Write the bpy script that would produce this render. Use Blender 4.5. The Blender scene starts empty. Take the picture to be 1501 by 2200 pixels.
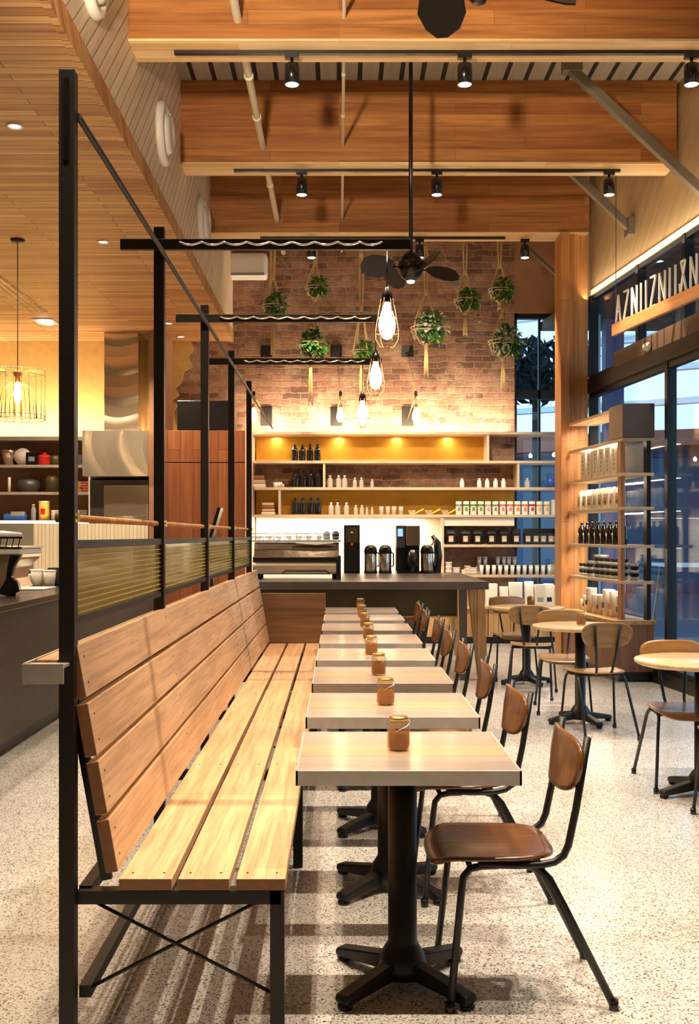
import bpy, math, random
from mathutils import Vector, Matrix, Euler
random.seed(7)
C = bpy.context.scene.collection
F, VX, VY, CH = 2250.0, 728.0, 1150.0, 1.424     # focal length in px, vanishing point, eye height

# ------------------------------------------------------------------ camera, world, exposure
cam = bpy.data.cameras.new('camera'); co = bpy.data.objects.new('camera', cam); C.objects.link(co)
co.location = (0, 0, CH); co.rotation_euler = (math.pi/2, 0, 0)
cam.sensor_fit = 'HORIZONTAL'; cam.sensor_width = 36; cam.lens = F/1501*36
cam.shift_x = (750.5-VX)/1501; cam.shift_y = (VY-1100)/1501; cam.clip_start = .05; cam.clip_end = 300
bpy.context.scene.camera = co
vs = bpy.context.scene.view_settings
vs.view_transform = 'Standard'; vs.look = 'None'; vs.gamma = 1; vs.exposure = 0.42
w = bpy.data.worlds.new('dusk'); bpy.context.scene.world = w; w.use_nodes = True
wn = w.node_tree.nodes; wl = w.node_tree.links
bg = wn['Background']; tc = wn.new('ShaderNodeTexCoord'); sx = wn.new('ShaderNodeSeparateXYZ'); rp = wn.new('ShaderNodeValToRGB')
wl.new(tc.outputs['Generated'], sx.inputs[0]); wl.new(sx.outputs['Z'], rp.inputs[0]); wl.new(rp.outputs[0], bg.inputs['Color'])
rp.color_ramp.elements[0].position = .0; rp.color_ramp.elements[0].color = (.55, .78, .95, 1)
rp.color_ramp.elements[1].position = .75; rp.color_ramp.elements[1].color = (.03, .07, .18, 1)
_e = rp.color_ramp.elements.new(.42); _e.color = (.42, .70, .98, 1)
bg.inputs['Strength'].default_value = 1.7
WARM = (1, .80, .57)
SPOT_W = 290

def light(name, kind, loc, energy, color=WARM, rot=(0, 0, 0), **k):
    l = bpy.data.lights.new(name, kind); l.energy = energy; l.color = color
    for a, b in k.items(): setattr(l, a, b)
    o = bpy.data.objects.new(name, l); o.location = loc; o.rotation_euler = rot; C.objects.link(o); return o

def area(name, loc, sx, sy, energy, rot=(0, 0, 0), color=WARM):
    return light(name, 'AREA', loc, energy, color, rot, shape='RECTANGLE', size=sx, size_y=sy)
PI = math.pi
# LED strips: up-wash on the brick above the bar shelf, splashback, kitchen wall, along the bulkhead edge, inside the window shelves
area('led_brick_wash', (.6, 14.10, 2.84), 3.5, .04, 60, (2.45, 0, 0))
area('led_splashback', (-.1, 14.15, 1.66), 2.4, .06, 40, (0, 0, 0), (1, .86, .62))
for x in (-.86, .0, .80, 1.5): area('led_shelf_puck', (x, 14.16, 2.765), .05, .05, 3.2, (0, 0, 0))
area('led_shelf_lower', (.8, 14.10, 2.03), 3.6, .05, 8, (0, 0, 0))
area('led_bag_shelf', (1.9, 14.05, 1.67), 1.3, .05, 5, (0, 0, 0))
area('led_stack_shelf', (1.9, 14.05, 1.27), 1.3, .05, 5, (0, 0, 0))
area('led_low_shelf', (2.3, 14.0, .86), 1.1, .05, 5, (0, 0, 0))
area('led_kitchen_wash', (-4.2, 14.0, 2.78), 3.4, .04, 60, (2.45, 0, 0))
area('led_kitchen_task', (-3.9, 13.9, 1.62), 2.8, .1, 16, (0, 0, 0))
for i, z in enumerate((2.64, 2.34, 2.0, 1.67, 1.30, .95)):
    area('led_column_shelf', (2.72, 11.45, z), .10, .5, 8, (0, -.3, 0)); area('led_column_shelf', (2.76, 10.75, z), .04, .7, 4, (0, -.3, 0))
area('led_bulkhead_edge', (3.02, 9.6, 4.12), .04, 5.5, 12, (0, math.radians(-150), math.radians(5.7)))
for (x, y) in ((-3.0, 3.0), (-3.0, 6.0), (-3.6, 9.5), (-2.3, 9.0), (-3.4, 12.2), (-2.2, 12.6)):
    light('downlight_beam', 'SPOT', (x, y, 4.03), 120 if y < 7 else 230, WARM, (0, 0, 0), spot_size=2.2, spot_blend=.6, shadow_soft_size=.06)

# ------------------------------------------------------------------ materials
def nm(name):
    m = bpy.data.materials.new(name); m.use_nodes = True
    return m, m.node_tree.nodes, m.node_tree.links, m.node_tree.nodes['Principled BSDF']

def plain(name, c, rough=.5, metal=0, bump=0, bscale=60, var=0, coat=0, aniso=0):
    m, n, l, b = nm(name)
    b.inputs['Base Color'].default_value = (*c, 1); b.inputs['Roughness'].default_value = rough; b.inputs['Metallic'].default_value = metal
    b.inputs['Coat Weight'].default_value = coat
    t = n.new('ShaderNodeTexCoord'); nz = n.new('ShaderNodeTexNoise'); nz.inputs['Scale'].default_value = bscale; nz.inputs['Detail'].default_value = 4
    l.new(t.outputs['Object'], nz.inputs['Vector'])
    if var:
        mx = n.new('ShaderNodeMix'); mx.data_type = 'RGBA'
        mx.inputs['A'].default_value = (*[v*(1-var) for v in c], 1); mx.inputs['B'].default_value = (*[min(1, v*(1+var)) for v in c], 1)
        l.new(nz.outputs['Fac'], mx.inputs['Factor']); l.new(mx.outputs['Result'], b.inputs['Base Color'])
    if bump:
        bp = n.new('ShaderNodeBump'); bp.inputs['Strength'].default_value = bump; bp.inputs['Distance'].default_value = .01
        l.new(nz.outputs['Fac'], bp.inputs['Height']); l.new(bp.outputs[0], b.inputs['Normal'])
    return m

def wood(name, c1, c2, u=(1, 0, 0), v=(0, 1, 1), pw=.1, pl=1.2, rough=.45, gap=.003, gapc=.35, grain=.45, gs=1.0, coat=0, co='Object', bump=.25):
    """planks: u runs along the grain, v across; pw plank width, pl plank length"""
    m, n, l, b = nm(name)
    t = n.new('ShaderNodeTexCoord')
    def dot(vec):
        d = n.new('ShaderNodeVectorMath'); d.operation = 'DOT_PRODUCT'; l.new(t.outputs[co], d.inputs[0]); d.inputs[1].default_value = vec; return d.outputs['Value']
    U, V = dot(u), dot(v)
    cb = n.new('ShaderNodeCombineXYZ'); l.new(U, cb.inputs[0]); l.new(V, cb.inputs[1])
    br = n.new('ShaderNodeTexBrick'); l.new(cb.outputs[0], br.inputs['Vector'])
    br.offset = .37; br.offset_frequency = 2
    br.inputs['Scale'].default_value = 1; br.inputs['Brick Width'].default_value = pl; br.inputs['Row Height'].default_value = pw
    br.inputs['Mortar Size'].default_value = gap; br.inputs['Mortar Smooth'].default_value = .1; br.inputs['Bias'].default_value = 0
    br.inputs['Color1'].default_value = (*c1, 1); br.inputs['Color2'].default_value = (*c2, 1)
    br.inputs['Mortar'].default_value = (*[x*gapc for x in c2], 1)
    m1 = n.new('ShaderNodeMath'); m1.operation = 'MULTIPLY'; l.new(U, m1.inputs[0]); m1.inputs[1].default_value = 1.3*gs
    m2 = n.new('ShaderNodeMath'); m2.operation = 'MULTIPLY'; l.new(V, m2.inputs[0]); m2.inputs[1].default_value = 26*gs
    cg = n.new('ShaderNodeCombineXYZ'); l.new(m1.outputs[0], cg.inputs[0]); l.new(m2.outputs[0], cg.inputs[1])
    l.new(br.outputs['Color'], cg.inputs[2])
    nz = n.new('ShaderNodeTexNoise'); nz.inputs['Scale'].default_value = 1; nz.inputs['Detail'].default_value = 6; nz.inputs['Roughness'].default_value = .62; nz.inputs['Distortion'].default_value = .25
    l.new(cg.outputs[0], nz.inputs['Vector'])
    r = n.new('ShaderNodeValToRGB'); l.new(nz.outputs['Fac'], r.inputs[0])
    r.color_ramp.elements[0].position = .32; r.color_ramp.elements[0].color = (1-grain, 1-grain*1.1, 1-grain*1.2, 1)
    r.color_ramp.elements[1].position = .62; r.color_ramp.elements[1].color = (1.06, 1.06, 1.04, 1)
    mx = n.new('ShaderNodeMix'); mx.data_type = 'RGBA'; mx.blend_type = 'MULTIPLY'; mx.inputs['Factor'].default_value = 1
    l.new(br.outputs['Color'], mx.inputs['A']); l.new(r.outputs[0], mx.inputs['B']); l.new(mx.outputs['Result'], b.inputs['Base Color'])
    b.inputs['Roughness'].default_value = rough; b.inputs['Coat Weight'].default_value = coat; b.inputs['Coat Roughness'].default_value = .15
    bp = n.new('ShaderNodeBump'); bp.inputs['Strength'].default_value = bump; bp.inputs['Distance'].default_value = .004
    mh = n.new('ShaderNodeMath'); mh.operation = 'SUBTRACT'; l.new(nz.outputs['Fac'], mh.inputs[0]); l.new(br.outputs['Fac'], mh.inputs[1])
    l.new(mh.outputs[0], bp.inputs['Height']); l.new(bp.outputs[0], b.inputs['Normal'])
    return m

def emis(name, c, s):
    m, n, l, b = nm(name)
    b.inputs['Base Color'].default_value = (*c, 1); b.inputs['Emission Color'].default_value = (*c, 1); b.inputs['Emission Strength'].default_value = s
    return m

def glass(name, c=(1, 1, 1), rough=.02, refl=1.0, body=0.0, bodyc=(1, 1, 1)):
    """thin glass: see-through film with fresnel reflection, optional diffuse body"""
    m, n, l, b = nm(name); n.remove(b)
    out = n['Material Output']; tr = n.new('ShaderNodeBsdfTransparent'); gl = n.new('ShaderNodeBsdfGlossy'); fr = n.new('ShaderNodeFresnel')
    tr.inputs[0].default_value = (*c, 1); gl.inputs['Roughness'].default_value = rough; ge = n.new('ShaderNodeNewGeometry'); mr = n.new('ShaderNodeMapRange'); mr.inputs['To Min'].default_value = 1.45; mr.inputs['To Max'].default_value = 1/1.45
    l.new(ge.outputs['Backfacing'], mr.inputs['Value']); l.new(mr.outputs[0], fr.inputs['IOR'])
    mm = n.new('ShaderNodeMath'); mm.operation = 'MULTIPLY'; mm.inputs[1].default_value = refl; l.new(fr.outputs[0], mm.inputs[0])
    mx = n.new('ShaderNodeMixShader'); l.new(mm.outputs[0], mx.inputs[0]); l.new(gl.outputs[0], mx.inputs[2])
    if body:
        df = n.new('ShaderNodeBsdfPrincipled'); df.inputs['Base Color'].default_value = (*bodyc, 1); df.inputs['Roughness'].default_value = .25
        m2 = n.new('ShaderNodeMixShader'); m2.inputs[0].default_value = body; l.new(tr.outputs[0], m2.inputs[1]); l.new(df.outputs[0], m2.inputs[2]); l.new(m2.outputs[0], mx.inputs[1])
    else: l.new(tr.outputs[0], mx.inputs[1])
    l.new(mx.outputs[0], out.inputs[0]); return m

def brick(name):
    m, n, l, b = nm(name)
    t = n.new('ShaderNodeTexCoord'); sp = n.new('ShaderNodeSeparateXYZ'); l.new(t.outputs['Object'], sp.inputs[0])
    cb = n.new('ShaderNodeCombineXYZ'); l.new(sp.outputs['X'], cb.inputs[0]); l.new(sp.outputs['Z'], cb.inputs[1])
    wob = n.new('ShaderNodeTexNoise'); wob.inputs['Scale'].default_value = 7; l.new(cb.outputs[0], wob.inputs['Vector'])
    ad = n.new('ShaderNodeMix'); ad.data_type = 'VECTOR'; ad.inputs['Factor'].default_value = .06
    l.new(cb.outputs[0], ad.inputs['A']); l.new(wob.outputs['Color'], ad.inputs['B'])
    br = n.new('ShaderNodeTexBrick'); l.new(ad.outputs['Result'], br.inputs['Vector'])
    br.inputs['Scale'].default_value = 1; br.inputs['Brick Width'].default_value = .235; br.inputs['Row Height'].default_value = .08; br.inputs['Mortar Size'].default_value = .009
    br.inputs['Mortar Smooth'].default_value = .4; br.inputs['Bias'].default_value = -.1
    br.inputs['Color1'].default_value = (.30, .135, .07, 1); br.inputs['Color2'].default_value = (.085, .034, .022, 1); br.inputs['Mortar'].default_value = (.26, .17, .105, 1)
    n2 = n.new('ShaderNodeTexNoise'); n2.inputs['Scale'].default_value = 2.2; n2.inputs['Detail'].default_value = 5; n2.inputs['Roughness'].default_value = .7; l.new(cb.outputs[0], n2.inputs['Vector'])
    r2 = n.new('ShaderNodeValToRGB'); l.new(n2.outputs['Fac'], r2.inputs[0]); r2.color_ramp.elements[0].position = .47; r2.color_ramp.elements[1].position = .62
    r2.color_ramp.elements[1].color = (.6, .6, .6, 1)
    mx = n.new('ShaderNodeMix'); mx.data_type = 'RGBA'; l.new(r2.outputs[0], mx.inputs['Factor']); l.new(br.outputs['Color'], mx.inputs['A']); mx.inputs['B'].default_value = (.42, .27, .17, 1)
    n3 = n.new('ShaderNodeTexNoise'); n3.inputs['Scale'].default_value = 30; n3.inputs['Detail'].default_value = 4; l.new(cb.outputs[0], n3.inputs['Vector'])
    m3 = n.new('ShaderNodeMix'); m3.data_type = 'RGBA'; m3.blend_type = 'OVERLAY'; m3.inputs['Factor'].default_value = .7; l.new(mx.outputs['Result'], m3.inputs['A']); l.new(n3.outputs['Color'], m3.inputs['B'])
    hs = n.new('ShaderNodeHueSaturation'); hs.inputs['Saturation'].default_value = .95; hs.inputs['Value'].default_value = 1.15; l.new(m3.outputs['Result'], hs.inputs['Color'])
    l.new(hs.outputs[0], b.inputs['Base Color']); b.inputs['Roughness'].default_value = .85
    bp = n.new('ShaderNodeBump'); bp.inputs['Strength'].default_value = .8; bp.inputs['Distance'].default_value = .02; bp.invert = True
    l.new(br.outputs['Fac'], bp.inputs['Height']); l.new(bp.outputs[0], b.inputs['Normal'])
    return m

def terrazzo():
    m, n, l, b = nm('terrazzo')
    t = n.new('ShaderNodeTexCoord')
    v = n.new('ShaderNodeTexVoronoi'); v.inputs['Scale'].default_value = 200; l.new(t.outputs['Object'], v.inputs['Vector'])
    sp = n.new('ShaderNodeSeparateColor'); l.new(v.outputs['Color'], sp.inputs[0])
    r = n.new('ShaderNodeValToRGB'); l.new(sp.outputs[0], r.inputs[0])
    e = r.color_ramp.elements; e[0].position = 0; e[0].color = (.10, .085, .07, 1); e[1].position = 1; e[1].color = (.74, .73, .70, 1)
    for p, c in ((.10, (.22, .20, .18)), (.15, (.46, .44, .42)), (.40, (.60, .59, .57)), (.7, (.68, .67, .65))):
        x = e.new(p); x.color = (*c, 1)
    r.color_ramp.interpolation = 'CONSTANT'
    nz = n.new('ShaderNodeTexNoise'); nz.inputs['Scale'].default_value = 1.3; nz.inputs['Detail'].default_value = 6; l.new(t.outputs['Object'], nz.inputs['Vector'])
    r2 = n.new('ShaderNodeValToRGB'); l.new(nz.outputs['Fac'], r2.inputs[0]); r2.color_ramp.elements[0].position = .3; r2.color_ramp.elements[0].color = (.82, .82, .80, 1); r2.color_ramp.elements[1].position = .6
    mx = n.new('ShaderNodeMix'); mx.data_type = 'RGBA'; mx.blend_type = 'MULTIPLY'; mx.inputs['Factor'].default_value = 1
    l.new(r.outputs[0], mx.inputs['A']); l.new(r2.outputs[0], mx.inputs['B']); l.new(mx.outputs['Result'], b.inputs['Base Color'])
    b.inputs['Roughness'].default_value = .22; b.inputs['Specular IOR Level'].default_value = .5
    return m

# unseen fill light added over the transom to brighten boarded wall, beams and bulkhead
area('added_transom_fill', (3.16, 5.0, 3.40), .08, 13, 22, (PI, math.radians(18), math.radians(5.7)))
# unseen lamp, inferred high at the left, aimed up along the beams
uplamp = light('unseen_uplight_beam', 'SPOT', (-.9, 2.0, 3.2), 1250, WARM, (0, 0, 0), spot_size=1.12, spot_blend=.6, shadow_soft_size=.14)
uplamp.rotation_euler = Vector((.13, .82, .60)).to_track_quat('-Z', 'Y').to_euler()
M = {}
M['floor'] = terrazzo()
M['brick'] = brick('old_brick')
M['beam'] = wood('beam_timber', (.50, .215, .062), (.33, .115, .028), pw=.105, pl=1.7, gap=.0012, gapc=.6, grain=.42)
M['soffit'] = wood('soffit_timber', (.76, .45, .19), (.46, .20, .07), pw=.085, pl=1.9, gap=.004, gapc=.4, grain=.4)
M['column'] = wood('column_timber', (.58, .28, .09), (.46, .19, .055), u=(0, 0, 1), v=(1, 1, 0), pw=.11, pl=2.5, gap=.002, grain=.35)
M['cabinet'] = wood('cabinet_timber', (.62, .36, .14), (.50, .26, .09), u=(0, 0, 1), v=(1, 1, 0), pw=.16, pl=2.5, gap=.004, grain=.35)
M['redwood'] = wood('red_cabinet_timber', (.31, .10, .032), (.22, .065, .02), u=(0, 0, 1), v=(1, 1, 0), pw=.16, pl=2.5, gap=.003, grain=.35)
M['bench'] = wood('bench_timber', (.74, .47, .27), (.58, .32, .155), u=(0, 1, 0), v=(-1, 0, 1), pw=3.0, pl=1.5, gap=.0012, gapc=.6, grain=.36, gs=1.8, rough=.38)
M['walnut'] = wood('walnut_ply', (.17, .062, .013), (.14, .05, .011), u=(1, 0, 0), v=(0, 1, .3), pw=2, pl=2, gap=0, grain=.5, gs=1.6, rough=.3, coat=.5)
M['walnut_up'] = wood('walnut_ply_upright', (.17, .062, .013), (.14, .05, .011), u=(0, 0, 1), v=(.3, 1, 0), pw=2, pl=2, gap=0, grain=.5, gs=1.6, rough=.3, coat=.5)
M['tabletop'] = wood('tabletop_boards', (.80, .62, .42), (.42, .33, .26), u=(1, 0, 0), v=(0, 1, 0), pw=.21, pl=5, gap=.0015, grain=.25, rough=.28, coat=.3)
M['tabgrey'] = wood('greyed_board', (.33, .29, .265), (.31, .275, .25), u=(1, 0, 0), v=(0, 1, 0), pw=2, pl=5, gap=0, grain=.22, rough=.3, coat=.3)
M['tabtan'] = wood('tan_board', (.50, .325, .205), (.47, .305, .19), u=(1, 0, 0), v=(0, 1, 0), pw=2, pl=5, gap=0, grain=.22, rough=.3, coat=.3)
M['roundtop'] = wood('round_top_ply', (.80, .60, .38), (.74, .53, .32), u=(1, 0, 0), v=(0, 1, 0), pw=.12, pl=3, gap=.0008, grain=.25, rough=.25, coat=.4)
M['fascia'] = wood('diagonal_board', (.80, .68, .50), (.72, .60, .42), u=(0, .75, .66), v=(0, -.66, .75), pw=.1, pl=6, gap=.006, gapc=.45, grain=.12, rough=.6)
M['wallboard'] = wood('diagonal_ply_board', (.60, .44, .24), (.52, .37, .19), u=(0, -.7, .7), v=(0, .7, .7), pw=.2, pl=6, gap=.003, gapc=.6, grain=.15, rough=.6)
M['ceilplank'] = wood('pale_ceiling_plank', (.42, .38, .30), (.36, .32, .25), u=(0, 1, 0), v=(1, 0, 0), pw=.19, pl=30, gap=.022, gapc=.06, grain=.1, rough=.7)
M['plaster'] = plain('yellow_plaster', (.62, .41, .13), .85, bump=.3, bscale=9, var=.25)
M['plaster2'] = plain('brown_plaster', (.34, .17, .09), .85, bump=.2, bscale=6, var=.2)
M['wall'] = plain('plain_wall', (.45, .36, .26), .8, bump=.1)
M['black'] = plain('black_powder_coat', (.004, .004, .0042), .42, 0, bump=.05, bscale=200)
M['steel'] = plain('dark_bronze_steel', (.014, .010, .007), .45, .3, bump=.05, bscale=120, var=.3)
M['steelend'] = plain('grey_mill_steel', (.085, .080, .075), .45, .5, var=.3, bscale=20)
M['metaledge'] = plain('brushed_zinc_edge', (.50, .46, .43), .38, .35, var=.2, bscale=25)
M['barsteel'] = plain('dark_bar_top', (.12, .10, .09), .35, .4, var=.3, bscale=8)
M['stainless'] = plain('stainless_steel', (.72, .62, .50), .18, 1, bump=.05, bscale=3)
M['chrome'] = plain('chrome', (.8, .78, .75), .12, 1)
M['white'] = plain('white_plastic', (.80, .77, .70), .4)
M['cream'] = plain('cream_paint', (.72, .66, .52), .5)
M['paper'] = plain('white_paper', (.85, .80, .70), .6)
M['amber'] = plain('amber_back_panel', (.55, .28, .03), .35, .55, var=.35, bscale=3)
M['shelf'] = plain('pale_shelf_edge', (.58, .44, .29), .5, var=.15, bscale=20)
M['shelfdark'] = plain('shelf_top', (.33, .27, .20), .5)
M['splash'] = wood('splashback_tile', (.88, .84, .74), (.84, .80, .70), u=(1, 0, 0), v=(0, 0, 1), pw=.075, pl=.3, gap=.003, gapc=.8, grain=.02, rough=.3)
M['olive'] = plain('olive_bronze_panel', (.085, .062, .022), .45, .3, var=.4, bscale=5)
M['counter'] = wood('dark_counter_tile', (.050, .036, .022), (.040, .028, .018), u=(0, 1, 0), v=(0, 0, 1), pw=.05, pl=.05, gap=.002, gapc=.5, grain=.1, rough=.55)
M['countertop'] = plain('dark_stone_top', (.06, .05, .045), .2, .1)
M['rope'] = plain('jute_rope', (.70, .50, .22), .9, bump=.6, bscale=150, var=.3)
M['pot'] = plain('dark_pot', (.05, .03, .02), .5)
M['leaf'] = plain('green_leaf', (.055, .20, .03), .4, var=.5, bscale=15)
M['leaf2'] = plain('bright_leaf', (.18, .38, .05), .4, var=.4, bscale=15)
M['leaf3'] = plain('pale_leaf', (.80, .88, .68), .45, var=.2, bscale=15)
M['copper'] = plain('copper_wire', (.62, .26, .10), .3, .9)
M['brass'] = plain('brass', (.6, .42, .15), .3, .9)
M['red'] = plain('red_enamel', (.55, .02, .015), .35)
M['blue'] = plain('blue_plastic', (.02, .12, .5), .4)
M['blk2'] = plain('satin_black', (.008, .007, .007), .25)
M['kraft'] = plain('kraft_paper', (.62, .42, .2), .7)
M['lbl'] = plain('tan_label', (.55, .38, .24), .6)
M['green'] = plain('green_print', (.12, .3, .05), .5)
M['pink'] = plain('pink_print', (.6, .2, .2), .5)
M['orange'] = plain('orange_print', (.75, .22, .05), .5)
M['yellow'] = plain('yellow_print', (.75, .5, .08), .5)
M['grey'] = plain('grey_print', (.25, .25, .25), .5)
M['darkbottle'] = plain('black_glass_bottle', (.006, .005, .005), .08, coat=.5)
M['sugar'] = plain('raw_sugar', (.40, .17, .045), .7, bump=.5, bscale=300, var=.4)
M['wireamber'] = plain('aged_brass_wire', (.42, .34, .11), .45, .3)
M['wiredark'] = plain('dark_olive_wire', (.07, .05, .012), .5, .3)
M['bulb'] = emis('lit_bulb', (1, .72, .38), 40)
M['led'] = emis('led_disc', (1, .88, .68), 14)
M['ledstrip'] = emis('led_line', (1, .80, .48), 2.2)
M['string'] = emis('festoon_bulb', (1, .9, .75), 8)
M['screen'] = emis('display_glow', (.2, .4, 1), 1.2)
M['window'] = glass('window_glass', (.86, .95, 1.0), 0, .8)
M['jarglass'] = glass('jar_glass', (.93, .85, .72), .03, 1.2, .10, (.6, .42, .2))
M['clear'] = glass('clear_bottle_glass', (.90, .88, .82), .05, 1.0, .42, (.85, .80, .68))
M['screenglass'] = glass('amber_screen_glass', (.86, .78, .42), .06, .9, .68, (.85, .62, .13))
M['asphalt'] = plain('outside_paving', (.10, .12, .16), .6, var=.3, bscale=2)
M['siding'] = plain('pale_blue_wall', (.55, .72, .85), .5)
M['slat'] = plain('white_louvre', (.9, .93, .95), .5)
M['roofred'] = plain('rusty_roof', (.35, .10, .05), .7)
M['darkblue'] = plain('dark_blue_shopfront', (.02, .05, .12), .2)
M['bark'] = plain('bark', (.05, .035, .02), .9)
M['night'] = plain('dark_foliage', (.008, .014, .016), .7)

M['bead'] = wood('cream_beadboard', (.74, .66, .48), (.70, .62, .45), u=(0, 0, 1), v=(1, 0, 0), pw=.05, pl=6, gap=.004, gapc=.55, grain=.05, rough=.5)
M['steelpanel'] = plain('brushed_grey_panel', (.30, .28, .22), .4, .4, var=.15, bscale=3)
M['wavysteel'] = plain('wavy_stainless', (.80, .70, .54), .24, .85, bump=.5, bscale=1.6)
M['wavyduct'] = plain('wavy_stainless_duct', (.80, .68, .50), .22, .85, bump=.6, bscale=2.2)
M['paletrim'] = plain('pale_pink_trim', (.65, .42, .28), .5)
M['redend'] = wood('brown_bar_board', (.30, .15, .06), (.24, .11, .045), u=(1, 0, 0), v=(0, 0, 1), pw=.2, pl=3, gap=.002, grain=.35)
M['sign'] = wood('sign_timber', (.55, .25, .09), (.50, .22, .08), u=(0, 1, 0), v=(1, 0, 1), pw=2, pl=9, gap=0, grain=.3)
M['plate'] = plain('brown_steel_sheet', (.085, .065, .055), .45, .4, var=.2, bscale=4)
M['redcab'] = wood('brown_plinth_timber', (.34, .15, .06), (.28, .12, .05), u=(0, 0, 1), v=(1, 1, 0), pw=.16, pl=2.5, gap=.003, grain=.35)
M['beamlit'] = wood('lit_beam_underside', (.90, .68, .38), (.76, .48, .21), pw=.11, pl=1.9, gap=.0012, gapc=.6, grain=.25)  # paler than the beam timber, with light from below put into the colour
M['reflectdark'] = plain('dark_ceiling_reflection', (.03, .025, .015), .6)  # dark tone of the ceiling mirrored in the upper panes
M['goldply'] = wood('golden_ply', (.36, .20, .075), (.32, .175, .065), u=(0, 1, 0), v=(1, 0, .6), pw=2, pl=2, gap=0, grain=.35, gs=1.6, rough=.35, coat=.3)
M['benchend'] = plain('oiled_end_grain', (.22, .09, .035), .5, var=.25, bscale=40)
M['bluepost'] = plain('blue_painted_post', (.10, .18, .42), .5)
M['bracebrown'] = plain('brown_transom_face', (.12, .07, .045), .5)
# ------------------------------------------------------------------ mesh helpers
def frame_of(d):
    d = Vector(d).normalized(); a = Vector((0, 0, 1)) if abs(d.z) < .9 else Vector((1, 0, 0))
    x = d.cross(a).normalized(); y = d.cross(x).normalized(); return x, y

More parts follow.
